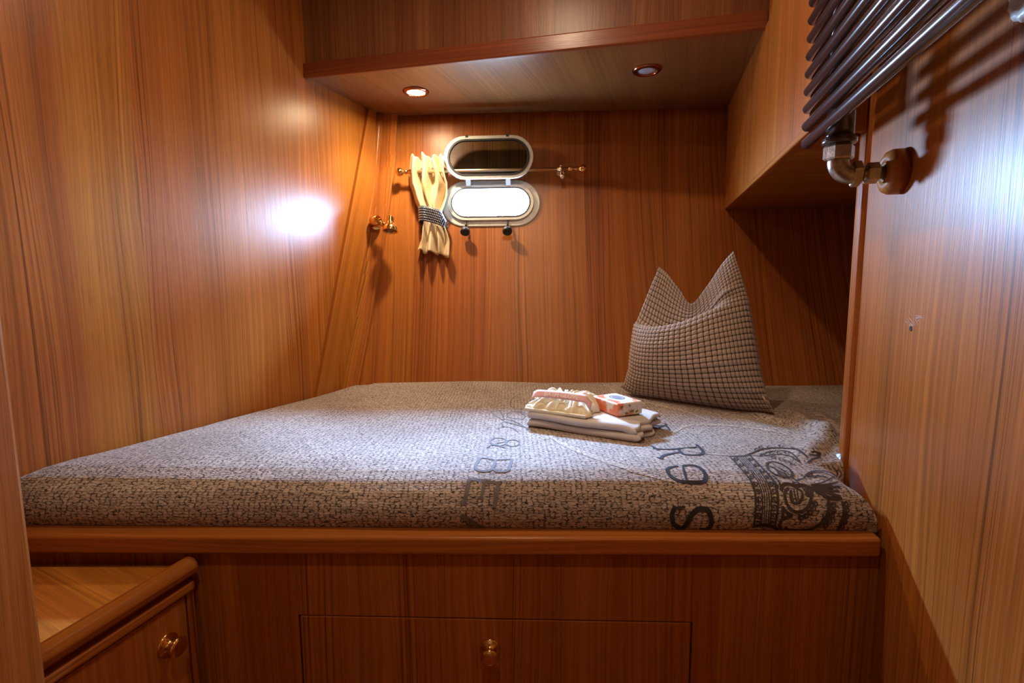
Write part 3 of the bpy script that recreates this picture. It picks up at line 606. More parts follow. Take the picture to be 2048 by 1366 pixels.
(2,6,(5508,898,5528,930,5558,976,5591,1015,5625,1040,5663,1057,5700,1066,5737,1064,5775,1054,5807,1044,5831,1034,5851,1025,5875,1021,5909,1028,5948,1041,5984,1048,6016,1047,6045,1042,6071,1025,6098,992,6122,949,6129,906,6107,861,6068,817,6032,790,6003,795,5977,817,5959,835)),
(2,3,(5960,1047,5953,1037,5942,1022,5929,1009,5915,999,5898,991,5881,985,5865,983,5849,982,5835,984,5824,989,5815,997,5809,1006,5806,1018,5807,1031,5811,1044,5819,1057,5829,1071,5842,1083,5857,1093,5874,1102,5892,1110,5909,1115,5926,1115,5939,1112,5949,1104,5957,1095,5963,1085,5964,1072,5962,1058,5960,1047)),
(2,2,(5992,1023,5985,928,5989,858)),
(2,2,(6032,1024,6024,928,6018,859)),
(2,2,(6071,1025,6063,929,6047,859)),
(2,2,(6110,1025,6102,930,6076,859)),
(2,2,(6149,1026,6141,930,6105,860)),
(2,4,(5740,2018,5698,1929,5642,1807,5600,1690,5583,1591,5580,1499,5603,1446,5632,1404,5670,1370,5713,1342,5763,1315,5818,1294,5869,1294,5917,1322,5962,1371,5997,1430,6018,1499,6053,1618,6072,1727,6074,1823,6061,1911,6039,1983,6016,2050,5986,2104,5943,2129,5876,2108,5796,2057,5740,2018)),
(2,3,(5702,1856,5718,1834,5741,1804,5762,1761,5771,1704,5759,1617,5730,1505,5724,1431,5732,1379,5761,1355,5804,1348,5847,1350,5877,1349)),
(2,2,(5740,1807,5878,1791,5919,1554,5916,1388)),
(2,1.6,(5771,1704,5729,1539,5698,1414)),
(2,1.6,(5797,1653,5757,1495,5741,1398)),
(2,1.6,(5821,1601,5792,1464,5783,1382)),
(2,1.6,(5845,1549,5827,1432,5825,1365)),
(2,1.6,(5869,1497,5862,1401,5867,1349)),
(2,4,(5563,2611,5621,2649,5705,2706,5793,2770,5879,2843,5967,2919,6050,2979,6127,3018,6201,3047,6277,3068,6357,3083,6440,3091,6518,3092,6590,3081,6656,3059,6715,3029,6767,2992,6805,2933,6812,2834,6798,2719,6787,2623,6783,2541,6786,2457,6792,2379,6798,2329)),
(2,3,(5643,2542,5694,2532,5769,2519,5852,2518,5943,2539,6042,2572,6136,2600,6223,2623,6305,2640,6374,2632,6429,2590,6471,2524,6496,2448,6503,2366,6500,2283,6499,2211,6506,2148,6513,2091,6519,2052)),
(2,3,(5847,2553,5946,2640,6088,2760,6215,2849,6311,2890,6395,2907,6471,2908,6542,2893,6599,2853,6627,2777,6623,2673,6606,2564,6590,2461,6571,2348,6549,2235,6532,2155)),
(2,1.8,(6025,2979,5983,2919,5934,2888,5904,2903,5907,2957,5940,3019,5988,3060,6027,3060)),
(2,1.8,(6201,3131,6160,3074,6112,3047,6081,3061,6082,3111,6116,3173,6167,3219,6207,3219)),
(2,1.8,(6407,3127,6365,3070,6317,3044,6287,3058,6288,3108,6324,3171,6376,3218,6416,3219)),
(2,1.8,(6734,3225,6683,3153,6634,3124,6605,3143,6613,3203,6664,3292,6736,3375,6777,3377)),
(2,1.8,(6005,2632,5958,2563,5908,2528,5879,2543,5885,2602,5925,2675,5977,2725,6016,2727)),
(2,1.8,(6146,2428,6101,2365,6052,2332,6023,2346,6029,2400,6067,2468,6119,2516,6157,2518)),
(2,1.8,(6253,2297,6210,2239,6162,2210,6134,2223,6139,2275,6176,2338,6226,2382,6263,2382)),
(2,1.8,(6316,2172,6274,2118,6227,2089,6199,2102,6205,2152,6240,2213,6288,2253,6324,2251)),
(2,1.8,(6349,1996,6311,1950,6267,1925,6238,1935,6239,1976,6272,2031,6321,2072,6357,2073)),
(2,1.8,(6598,2705,6557,2652,6516,2638,6495,2667,6506,2730,6545,2795,6591,2830,6620,2814)),
(2,1.8,(6436,2735,6390,2672,6342,2643,6315,2661,6323,2720,6362,2789,6412,2832,6449,2830)),
(2,1.8,(6262,2745,6216,2679,6165,2645,6136,2661,6143,2719,6183,2790,6234,2836,6273,2837)),
(2,4,(6895,2388,6932,2378,6988,2371,7042,2378,7090,2404,7136,2442,7162,2474,7155,2494,7125,2504,7090,2504,7048,2488,7003,2466,6973,2451)),
(2,4,(6666,2051,6705,2088,6759,2137,6817,2186,6869,2224,6915,2248,6961,2267,7007,2288,7052,2319,7098,2368,7143,2427,7184,2484,7214,2526)),
(2,3,(5550,1334,5556,1297,5566,1246,5571,1184,5566,1118,5556,1057,5540,993,5521,936,5508,898)),
(2,3,(5485,1367,5483,1313,5480,1235,5476,1152,5474,1086,5476,1042,5475,1000,5472,966,5471,943)),
(2,2.5,(5918,1351,5923,1320,5928,1273,5940,1229,5963,1205,6005,1209,6060,1230,6117,1259,6164,1288,6199,1318,6227,1352,6249,1383,6265,1405)),
(3,26,(989,4162,1063,3958,1167,3678,1279,3412,1385,3199,1499,2997,1639,2766,1811,2483,2000,2169,2194,1884,2401,1648,2619,1453,2835,1326,3050,1212,3252,1112,3396,1060)),
(3,22,(4391,4433,4558,4740,4803,5153,5069,5448,5347,5570,5649,5593,5975,5551,6350,5445,6730,5261,7026,5022,7227,4746,7376,4479,7472,4298)),
(3,18,(4303,4154,4254,4003,4171,3759,4105,3504,4105,3326,4169,3171,4269,3012,4387,2858,4512,2731,4663,2638,4841,2570,5007,2521,5121,2487)),
(3,30,(3680,11200,3764,11200,3873,10957,3934,10462,3878,9971,3783,9474,3787,9059,3940,8780,4182,8565,4469,8316,4818,8007,5202,7669,5518,7292,5737,6815,5894,6317,5992,5980)),
(3,20,(789,3784,1160,4261)),
]
mb = MB(); ts = []; t = 0
while t < .2: ts.append(t); t += .006
while t < 1.23: ts.append(t); t += .0125
NX = 250; rows = []; uvs = []
for t in ts:
    row = []; ur = []
    d_ = msurf(.6, t)[1]; zz = msurf(0, t)[2]
    k = min(1, max(0, (zz-.75)/.09)); a0 = lw_x(msurf(-1, t)[1])+.012
    x1 = rw_x(d_)-.006-(.045*k**2 if d_ < 1.09 else .022) if d_ < 1.165 else 1.42
    for i in range(NX+1):
        x = min(x1, a0+(1.42-a0)*i/NX); X, Y, Z = msurf(x, t)
        e = min(x-a0, x1-x if d_ < 1.10 else 9); Z -= .022*math.exp(-e/.016)*smooth(.06, .18, t)
        # keep off the raking frame in the corner
        Y = min(Y, hull_d(X, .84)-.035) if X < -.60 else Y
        row.append(Vector((X, Y, Z))); ur.append((x, t))
    # side skirts
    row = [Vector((row[0].x, row[0].y, .7515))]+row+[Vector((row[-1].x, row[-1].y, .7515))]; ur = [(ur[0][0]-.08, t)]+ur+[(ur[-1][0]+.08, t)]
    rows.append(row); uvs.append(ur)
last = [Vector((p.x, p.y, .7515)) for p in rows[-1]]; rows.append(last); uvs.append([(u_, v_+.09) for u_, v_ in uvs[-1]])
mb.grid(rows, uvf=lambda i, j: uvs[i][j])
# lettering and artwork printed on the sheet
def on_sheet(x, t, h=.0009):
    p = Vector(msurf(x, t)); a = Vector(msurf(x+.004, t))-p; b2 = Vector(msurf(x, t+.004))-p; nrm = a.cross(b2)
    if nrm.length < 1e-9: return p
    return p+nrm.normalized()*h
for ii, (m, w, pts) in enumerate(PRINT):
    P = [(pts[i]/10000, pts[i+1]/10000) for i in range(0, len(pts), 2)]
    Q = [P[0]]
    for a, b_ in zip(P, P[1:]):
        L_ = math.dist(a, b_); k = max(1, int(L_/.008))
        for i in range(1, k+1): Q.append((a[0]+(b_[0]-a[0])*i/k, a[1]+(b_[1]-a[1])*i/k))
    Q = [q for i, q in enumerate(Q) if i == 0 or math.dist(q, Q[i-1]) > 1e-4]
    if len(Q) < 2: continue
    hw = w*(.00066 if w < 10 else .0005); cols = 1 if w < 10 else 4; rr = []
    for i, q in enumerate(Q):
        a = Q[max(0, i-1)]; b_ = Q[min(len(Q)-1, i+1)]; dx, dy = b_[0]-a[0], b_[1]-a[1]; l = math.hypot(dx, dy) or 1
        taper = max(.12, math.sin(math.pi*i/(len(Q)-1)))**.6*(.9+.1*math.sin(i)) if w > 10 else 1 if w < 2.2 else (.78+.22*math.sin(math.pi*i/(len(Q)-1)))
        h_ = hw*taper
        rr.append([(q[0]-dy/l*h_*(1-2*c_/cols), q[1]+dx/l*h_*(1-2*c_/cols)) for c_ in range(cols+1)])
    hh = .0006+.0000015*ii+(.0006 if m < 3 else 0)
    mb.grid([[on_sheet(x, t, hh) for x, t in r_] for r_ in rr], m=m if m != 2 or P[0][0] < .50 else 4, uvf=lambda i, j: rr[i][j])
mt = mb.build('mattress', [SHEET, INK_GREY, INK, PALE, INK_BROWN])
tag(mt, 'mattress in a grey-beige burlap-print sheet with lettering and a crown, on the bunk', 'mattress')

# ------------------------------------------------------------ pillow
PA = Vector((.421, 1.833, .842)); pe = Vector((.781, -.624, 0)).normalized(); ph = Vector((-.624, -.781, 0)); pu = (Vector((0, 0, 1))*math.cos(math.radians(10))-ph*math.sin(math.radians(10))); pf = ph*math.cos(math.radians(10))+Vector((0, 0, 1))*math.sin(math.radians(10))
def cat(P, t):
    n = len(P)-1; t = max(0, min(.99999, t))*n; i = int(t); f = t-i; g_ = lambda k: P[max(0, min(n, k))]
    a, b_, c_, d_ = g_(i-1), g_(i), g_(i+1), g_(i+2)
    return tuple(.5*(2*b_[q]+(c_[q]-a[q])*f+(2*a[q]-5*b_[q]+4*c_[q]-d_[q])*f*f+(3*b_[q]-a[q]-3*c_[q]+d_[q])*f**3) for q in (0, 1))
BOT = [(-.022, .024), (.03, .004), (.12, .002), (.25, .0), (.38, .0), (.46, .004), (.503, .006)]
RID = [(.014, .262), (.075, .256), (.135, .262), (.215, .290), (.295, .337), (.345, .368), (.383, .392)]
TOP = [(.085, .478), (.118, .452), (.165, .398), (.214, .344), (.262, .405), (.305, .480), (.338, .524)]
LEFT = [(0, -.022, .024), (.07, -.004, .045), (.22, .013, .10), (.60, .014, .262), (.75, .040, .345), (1, .085, .478)]
RIGHT = [(0, .503, .006), (.08, .484, .040), (.22, .456, .12), (.40, .430, .235), (.60, .400, .355), (.78, .370, .44), (1, .338, .524)]
def side(T, b_): return (pw([(q[0], q[1]) for q in T], b_), pw([(q[0], q[2]) for q in T], b_))
def coons(a, b_):
    if b_ < .6: lo, hi, k = BOT, RID, b_/.6
    else: lo, hi, k = RID, TOP, (b_-.6)/.4
    p = cat(lo, a); q = cat(hi, a); x = p[0]+(q[0]-p[0])*k; y = p[1]+(q[1]-p[1])*k
    l = side(LEFT, b_); r = side(RIGHT, b_); p0, q0, p1, q1 = cat(lo, 0), cat(hi, 0), cat(lo, 1), cat(hi, 1)
    x += (1-a)*(l[0]-(p0[0]+(q0[0]-p0[0])*k))+a*(r[0]-(p1[0]+(q1[0]-p1[0])*k))
    y += (1-a)*(l[1]-(p0[1]+(q0[1]-p0[1])*k))+a*(r[1]-(p1[1]+(q1[1]-p1[1])*k))
    return x, y
def pillow_pt(a, b_, back=False):
    x, y = coons(a, b_); e = (max(0, 1-abs(2*a-1)**2.6))**.62
    if not back:
        body = pw([(0, .0), (.05, .035), (.15, .072), (.3, .098), (.45, .102), (.56, .092), (.60, .078), (.635, .030), (.68, .004), (.8, .002), (1, 0)], b_)
        earr = pw([(0, .0), (.05, .035), (.15, .072), (.3, .098), (.45, .100), (.56, .088), (.60, .080), (.66, .058), (.72, .050), (.85, .028), (1, 0)], b_)
        k = smooth(.52, .85, a); dpt = body*(1-k)+earr*k
        dip = smooth(.60, .64, b_)*(1-smooth(.66, .9, b_)); y -= .038*dip*(1-k)*math.sin(math.pi*min(1, a/.8))**.7
        dpt += .010*math.exp(-((b_-.71)/.02)**2)*math.exp(-((a-.82)/.12)**2)
        # small fold of the lower right corner
        dpt += .012*math.exp(-((b_-.10-(1-a)*.25)/.025)**2)*smooth(.80, .9, a)
        dpt += .006*math.sin(6*a+3)*math.sin(9*b_)
    else:
        ed = pw([(0, 0), (.1, .045), (.35, .075), (.6, .055), (.8, .02), (1, 0)], b_); dpt = -ed
    return x, y, dpt*e
NA, NB, SD = 31, 33, 7
mb = MB()
def pw3(a, b_, back):
    x, y, d_ = pillow_pt(a, b_, back)
    return PA+pe*x+pu*y+pf*d_
for back in (False, True):
    sd = SD if not back else 3; rows = []; na, nb = NA*sd, NB*sd
    raw = [[pw3(i/na, j/nb, back) for i in range(na+1)] for j in range(nb+1)]
    for j in range(nb+1):
        row = []
        for i in range(na+1):
            p = raw[j][i]
            if 0 < i < na and 0 < j < nb:
                nn = (raw[j][i+1]-raw[j][i-1]).cross(raw[j+1][i]-raw[j-1][i]); 
                if back: nn = -nn
                if nn.length > 1e-12: nn.normalize()
                fu = abs(2*((i/sd) % 1)-1); fv = abs(2*((j/sd) % 1)-1)
                h_ = max(0, 1-fu**3)*max(0, 1-fv**3); e = min(1, min(i, na-i, j, nb-j)/sd)
                p = p+nn*(.0042*h_*(e if e < 1 else 1))
            row.append(p)
        rows.append(row)
    mb.grid(rows, uvf=lambda i, j, sd=sd: (j/sd, i/sd), flip=back)
pil = mb.build('pillow', PLUSH)
tag(pil, 'taupe waffle-plush pillow standing with a chopped top at the right end of the mattress', 'pillow')
q = [pw3(.955, .105, False)+pf*.006, pw3(.985, .055, False)+pf*.006]
o = MB().tube([q[0], q[1]], .0028, 8).build('sewn_tab', simple('beige_tab', (.62, .50, .34), .7), pil); tag(o, 'small pale sewn tab')

# ------------------------------------------------------------ folded towel with glove and soap on it
TO = Vector((.041, 1.418, .838)); e1 = Vector((.86, -.51, 0)).normalized(); e2 = Vector((.51, .86, 0)).normalized(); ez = Vector((0, 0, 1))
def T(a, b_, c_): return TO+e1*a+e2*b_+ez*c_
def folded(name, L_, W_, zbase, label):
    """one towel folded into a front-rounded lobe of two layers"""
    root = None; mb = MB(); th = .0115
    path = []
    for i in range(13): path.append((W_-(W_-.012)*i/12, .0170))
    for i in range(1, 8): a = math.pi*i/8; path.append((.012-.0095*math.sin(a), .0115+.0055*math.cos(a)))
    for i in range(13): path.append((.012+(W_-.012)*i/12, .0060))
    rows = []
    NL = 30
    for i in range(NL+1):
        s_ = i/NL; row = []
        for k, (y, z) in enumerate(path):
            endw = smooth(.86, 1, s_)
            dx = .010*math.sin(y*38+zbase*300+k*.15)*endw+.004*math.sin(k*1.3)*endw
            dz = -.006*endw*(zbase > .015)+.003*math.sin(y*60+zbase*200)*endw+.0014*math.sin(9*s_+y*30)
            lx = s_*L_+dx; lx += -.004*math.cos(s_*3)*math.sin(y*20)
            z2 = z*(1-.12*math.exp(-((s_)/.04)**2))
            row.append(T(lx, y+.003*math.sin(5*s_+zbase*90), max(.006, zbase+z2+dz)))
        rows.append(row)
    mb.grid(rows)
    o = mb.build(name, TERRY, solid=th, sub=1); return tag(o, label, 'towel')
folded('towel', .330, .205, .001, 'white terry towel, lower one of the folded pair on the mattress')
folded('towel', .325, .200, .0245, 'white terry towel, upper one of the folded pair under the soap and glove')
ZT = .0245+.0235
# bath glove: ruffled ivory cloth held by a pink paper band
gl = empty('bath_glove', T(.09, .10, ZT), 'ivory ruffled bath glove held by a pink paper band, on the folded towels', 'bath glove')
mb = MB(); G1, G2 = .195, .185; ox, oy = -.012, .010; rows = []; nx, ny = 110, 90
def glove_h(s_, t):
    # two fans of pleats pinched at the middle band
    cx, cy = .5, .50; dx, dy = (s_-cx), (t-cy)
    r_ = math.hypot(dx, dy*1.1); an = math.atan2(dy, dx)
    env = max(0, 1-abs(2*s_-1)**4)**.5*max(0, 1-abs(2*t-1)**4)**.5
    base = .010+.020*math.exp(-(dy/.30)**2)
    fo = abs(math.sin(an*7.5+2.2*math.sin(3*s_+2*t)+1.0*math.sin(9*t)))**.8
    fo2 = abs(math.sin(an*13+4*s_+r_*9))
    return (base+(.017*fo+.006*fo2)*smooth(.04, .30, r_))*env
for j in range(ny+1):
    row = []
    for i in range(nx+1):
        s_, t = i/nx, j/ny
        wob = .007*math.sin(23*s_+1)*(1 if t < .1 else 0)+.010*math.sin(17*s_+3*t)*smooth(.7, 1, t)
        wx = .008*math.sin(19*t)*smooth(.7, 1, abs(2*s_-1))*(1 if s_ > .5 else -1)
        taper = 1-.16*smooth(.45, 1, t)
        row.append(T(ox+G1*(.5+(s_-.5)*taper)+wx, oy+G2*t+wob*.6, ZT+.003+glove_h(s_, t)))
    rows.append(row)
mb.grid(rows)
mb.build('ruffles', IVORY, gl)
MB().prism([tuple(T(a, b_, 0).xy) for a, b_ in ((-.012, .004), (.182, .004), (.176, .17), (-.008, .17))], TO.z+ZT-.0005, TO.z+ZT+.008).build('folded_base', IVORY, gl, bevel=.003, seg=3)
bt = Vector((0, 0, 1))*.80+e2*.60; bt.normalize(); bn_ = e1.cross(bt)
if bn_.y > 0: bn_ = -bn_
def band_pt(s_, v_): # s along, v across
    arch = .004*math.sin(math.pi*s_)
    drop = .018*(smooth(.90, 1.0, s_)+.35*(1-smooth(0, .08, s_)))
    return T(-.006+.186*s_, .048, ZT+.043+arch-drop)+bt*(v_-.5)*.024
mb = MB(); mb.grid([[band_pt(i/30, v_) for v_ in (0, .33, .67, 1)] for i in range(31)])
bd = mb.build('paper_band', PINK, gl, solid=.0006); tag(bd, 'pink paper band')
def lettering(text, size, name, mat, parent, place):
    cu = bpy.data.curves.new('txt', 'FONT'); cu.body = text; cu.size = size; cu.resolution_u = 3; cu.offset = size*.02
    to = bpy.data.objects.new('txt', cu); COL.objects.link(to)
    dg = bpy.context.evaluated_depsgraph_get(); dg.update(); me = bpy.data.meshes.new_from_object(to.evaluated_get(dg))
    bpy.data.objects.remove(to)
    xs_ = [v.co.x for v in me.vertices]; x0, x1 = min(xs_), max(xs_)
    mb = MB(); mb.v = [tuple(place((v.co.x-x0)/(x1-x0), v.co.y/size)) for v in me.vertices]
    for p in me.polygons: mb.face(list(p.vertices))
    bpy.data.meshes.remove(me); return mb.build(name, mat, parent)
lettering('BATH GLOVE', .016, 'lettering', WHITE_INK, bd, lambda u_, v_: band_pt(.22+u_*.58, .20+v_*.82)+bn_*.0020)
# soap
m, nt, b = new_mat('floral_wrap'); L = nt.links
t = N(nt, 'ShaderNodeTexCoord'); vo = N(nt, 'ShaderNodeTexVoronoi'); vo.inputs['Scale'].default_value = 42; L.new(t.outputs['Object'], vo.inputs['Vector'])
no = N(nt, 'ShaderNodeTexNoise'); no.inputs['Scale'].default_value = 26; no.inputs['Detail'].default_value = 3; L.new(t.outputs['Object'], no.inputs['Vector'])
c1 = ramp(nt, no.outputs['Fac'], [(.44, (.80, .20, .08)), (.50, (.85, .42, .28)), (.56, (.82, .74, .60))])
L.new(c1, b.inputs['Base Color']); b.inputs['Roughness'].default_value = .35
FLORAL = m
sA = Vector((.234, 1.446, 0)); sB = Vector((.286, 1.340, 0)); sC = Vector((.366, 1.362, 0)); f1 = (sB-sA); f2 = Vector((-f1.y, f1.x, 0)).normalized()*.088; f1 = f1.normalized()*.122
if f2.x < 0: f2 = -f2
SZ = TO.z+ZT+.001
def SP(a, b_, c_): return Vector((sA.x, sA.y, SZ))+f1*a+f2*b_+ez*c_
soap = empty('soap_bar', SP(.5, .5, 0), 'soap bar in orange and white floral wrapping, on the folded towels', 'soap')
mb = MB(); mb.hexa([SP(0, 0, .0), SP(1, 0, .0), SP(1, 1, .0), SP(0, 1, .0), SP(.0, .0, .037), SP(1, .0, .037), SP(1, 1, .037), SP(0, 1, .037)])
mb.build('wrapper', FLORAL, soap, bevel=.006, seg=4)
def SPt(a, b_, h=.0375): return SP(a, b_, h)
def disc(name, cx, cy, rx, ry, mat, h, ri=0, n=32):
    mb = MB(); rows = []
    for k in ((ri, 1) if ri else (.01, 1)):
        rows.append([SPt(cx+rx*k*math.cos(2*math.pi*i/n), cy+ry*k*math.sin(2*math.pi*i/n), h) for i in range(n)])
    mb.grid(rows, closed=True); return mb.build(name, mat, soap)
disc('label', .50, .55, .40, .38, simple('white_label', (.60, .60, .58), .5), .0374)
disc('label_ring', .46, .55, .22, .22, simple('grey_label_ink', (.16, .14, .17), .5), .0378, .84)
disc('label_oval', .46, .55, .16, .15, simple('pale_label_ink', (.24, .22, .27), .5), .0378)
LEAF = simple('green_leaf_print', (.16, .22, .06), .5); STEM = simple('cream_petal_print', (.86, .80, .66), .5)
mb = MB(); rnd_ = random.Random(3)
for (a, z_, r_, an) in ((.15, .028, .007, 1.2), (.55, .012, .008, .2), (.35, .008, .007, -.3), (.75, .010, .006, .5), (.45, .030, .006, -1.0)):
    pts = []
    for i in range(10):
        th_ = 2*math.pi*i/10; x_ = math.cos(th_)*r_; y_ = math.sin(th_)*r_*.42; pts.append((x_*math.cos(an)-y_*math.sin(an), x_*math.sin(an)+y_*math.cos(an)))
    b0 = len(mb.v)
    for x_, y_ in pts: mb.v.append(tuple(SP(1, a, max(.006, min(.032, z_+y_)))+f2.normalized()*x_+f1.normalized()*.0008))
    mb.face(range(b0, b0+10))
mb.build('leaf_print', LEAF, soap)
mb = MB()
for (a, z_, r_) in ((.28, .020, .009), (.62, .025, .008), (.10, .014, .007), (.82, .024, .005)):
    b0 = len(mb.v)
    for i in range(15):
        th_ = 2*math.pi*i/15; rr_ = r_*(.75+.25*math.cos(5*th_)); mb.v.append(tuple(SP(1, a, max(.006, min(.032, z_+rr_*math.sin(th_))))+f2.normalized()*rr_*math.cos(th_)+f1.normalized()*.0005))
    mb.face(range(b0, b0+15))
mb.build('flower_print', STEM, soap)

# ------------------------------------------------------------ port window
win = empty('window_1', PC, 'oval white-framed porthole with its glass lid folded up', 'porthole'); struct(win)
def ring(w0, h0, w1, h1, c0, c1, cb=0.0, co=0.0, ce=0.0):
    """stadium ring between outer (w0,h0) and inner (w1,h1): front at c1, back at c0; cb shifts b"""
    mb = MB(); A = stad(w0, h0); B = stad(w1, h1)
    prof = [(A, c0, 1), (A, c1-.003, 1), (None, c1, .12), (None, c1, .88), (B, c1-.003, 1), (B, c0, 1)]
    rows = []
    for S_, c_, k in prof:
        rows.append([((a[0] if S_ is A else b_[0]) if S_ is not None else a[0]+(b_[0]-a[0])*k, (a[1] if S_ is A else b_[1]) if S_ is not None else a[1]+(b_[1]-a[1])*k, c_) for a, b_ in zip(A, B)])
    return rows
def place_ring(rows, fn, mb): 
    mb.grid([[fn(*p) for p in r] for r in rows], closed=True, smooth=False); k = len(rows[0]); b0 = len(mb.v)-k*len(rows)
    for j in range(k): q = (j+1) % k; mb.face((b0+j, b0+q, len(mb.v)-k+q, len(mb.v)-k+j)[::-1])
    return mb
mb = MB(); place_ring(ring(.448, .215, .372, .152, -.002, .010), PP, mb); place_ring(ring(.392, .166, .352, .132, -.002, .022), PP, mb)
mb.build('frame', WHITE_METAL, win)
mb = MB(); S_ = stad(.353, .133); mb.grid([[PP(a, b_, .012) for a, b_ in S_], [PP(a, b_, -.05) for a, b_ in S_]], closed=True, smooth=True); mb.build('tunnel', WHITE_METAL, win)
mb = MB(); place_ring(ring(.360, .140, .346, .126, .012, .024), PP, mb); mb.build('seal', RUBBER, win)
# lid: hinged at the upper edge of the frame, folded up
HB = .094; tl = math.radians(14)      # tilt of the lid out of the wall plane
lb = (pe2*math.cos(tl)+pn*math.sin(tl)).normalized(); lc = (pn*math.cos(tl)-pe2*math.sin(tl)).normalized(); LO = PP(-.006, HB-.004, .050)
def LP(a, b_, c_): return LO+pe1*a+lb*(b_+.098)+lc*c_
lid = MB(); place_ring(ring(.400, .184, .362, .154, -.008, .008), LP, lid); lido = lid.build('lid_frame', WHITE_METAL, win); tag(lido, 'white frame of the raised lid')
mb = MB(); place_ring(ring(.366, .158, .346, .140, -.006, .010), LP, mb); mb.build('lid_seal', RUBBER, lido)
mb = MB(); S_ = stad(.350, .144); k = len(S_)
mb.v = [tuple(LP(a, b_, -.003)) for a, b_ in S_]+[tuple(LP(a, b_, .003)) for a, b_ in S_]; mb.face(range(k)); mb.face([k+i for i in range(k)][::-1])
for i in range(k): j = (i+1) % k; mb.face((j, i, k+i, k+j))
gp = mb.build('lid_glass', GLASS, lido); tag(gp, 'tinted glass pane')
bm = bmesh.new(); bm.from_mesh(gp.data); bmesh.ops.recalc_face_normals(bm, faces=bm.faces); bm.to_mesh(gp.data); bm.free()
for a in (-.100, .080):
    mb = MB(); mb.tube([PP(a-.012, HB-.002, .032), PP(a+.012, HB-.002, .032)], .006, 10); mb.hexa([PP(a-.010, HB-.018, .018), PP(a+.010, HB-.018, .018), PP(a+.010, HB-.018, .030), PP(a-.010, HB-.018, .030), PP(a-.010, HB+.004, .026), PP(a+.010, HB+.004, .026), PP(a+.010, HB+.008, .052), PP(a-.010, HB+.008, .052)])
    mb.build('hinge', WHITE_METAL, win)
    # catch notches on the far rim of the lid
    b0 = LP(a+.006, .093, 0); MB().hexa([b0+pe1*x+lb*y+lc*z for z in (-.009, .009) for x, y in ((-.006, -.008), (.006, -.008), (.006, .002), (-.006, .002))]).build('catch_slot', BLACK, lido)
for a in (-.110, .078):
    mb = MB(); mb.lathe([(.005, 0), (.005, .018), (.020, .019), (.021, .022), (.021, .034), (.018, .037), (.012, .037), (.011, .034), (.0001, .034)], PP(a, -.118, .028), (pn*.55-pe2*.83), 24, mod=lambda t, h: 1+.03*math.cos(12*t) if h > .019 else 1)
    mb.tube([PP(a, -.085, .016), PP(a, -.100, .026), PP(a, -.120, .030)], .0045, 10)
    tag(mb.build('clamp_knob', BLACK, win), 'black clamp knob')

# ------------------------------------------------------------ curtain rod, curtain, tieback
ZR = 1.757
def rod_p(x, dz=0, off=0): return Vector((x, 2.2945-.048*(x-0.0)+off, ZR+dz))
rod = empty('curtain_rod', rod_p(-.1), 'satin brass curtain rod with ball ends crossing behind the open porthole lid', 'curtain rod')
MB().tube([rod_p(-.455), rod_p(.275)], .0082, 16).build('rod', BRASS_PALE, rod)
for x, s_ in ((-.455, -1), (.275, 1)):
    MB().lathe([(.0078, -.02), (.0105, -.018), (.0105, .0), (.0085, .002), (.0080, .012), (.0105, .015), (.011, .018), (.007, .021), (.006, .026), (.012, .030), (.0165, .037), (.0185, .045), (.0165, .053), (.0105, .059), (.004, .0615), (.0001, .062)], rod_p(x), Vector((s_, -.048*s_, 0)), 28).build('finial', BRASS, rod)
for x in (-.425, .222):
    mb = MB(); p = rod_p(x); w = Vector((p.x, hull_d(p.x, ZR-.01), ZR-.005))
    mb.tube([p+Vector((0, .008, -.004)), w], .006, 12); mb.lathe([(.0001, -.001), (.017, -.001), (.017, .003), (.013, .006), (.0001, .006)], w-Vector((0, .002, 0)), (0, -1, .1), 24)
    mb.tube([p+Vector((-.007, 0, 0)), p+Vector((.007, 0, 0))], .0115, 20)
    mb.tube([p+Vector((0, 0, .010)), p+Vector((0, 0, .016))], .005, 12, round_end=True)
    mb.build('bracket', BRASS_PALE, rod)
# eyelet ring hanging free of the curtain at the right bracket
mb = MB(); p = rod_p(.228, -.022, -.006); R_ = .013
mb.tube([p+Vector((R_*math.cos(a)*.6, R_*math.cos(a)*.8, R_*math.sin(a)*1.2)) for a in [2*math.pi*i/24 for i in range(25)]], .0035, 8, cap=False)
mb.lathe([(.004, 0), (.010, .002), (.011, .006), (.006, .009), (.0001, .01)], p+Vector((0, -.004, -.012)), (0, -1, -.2), 20)
mb.build('glider', BRASS_PALE, rod)

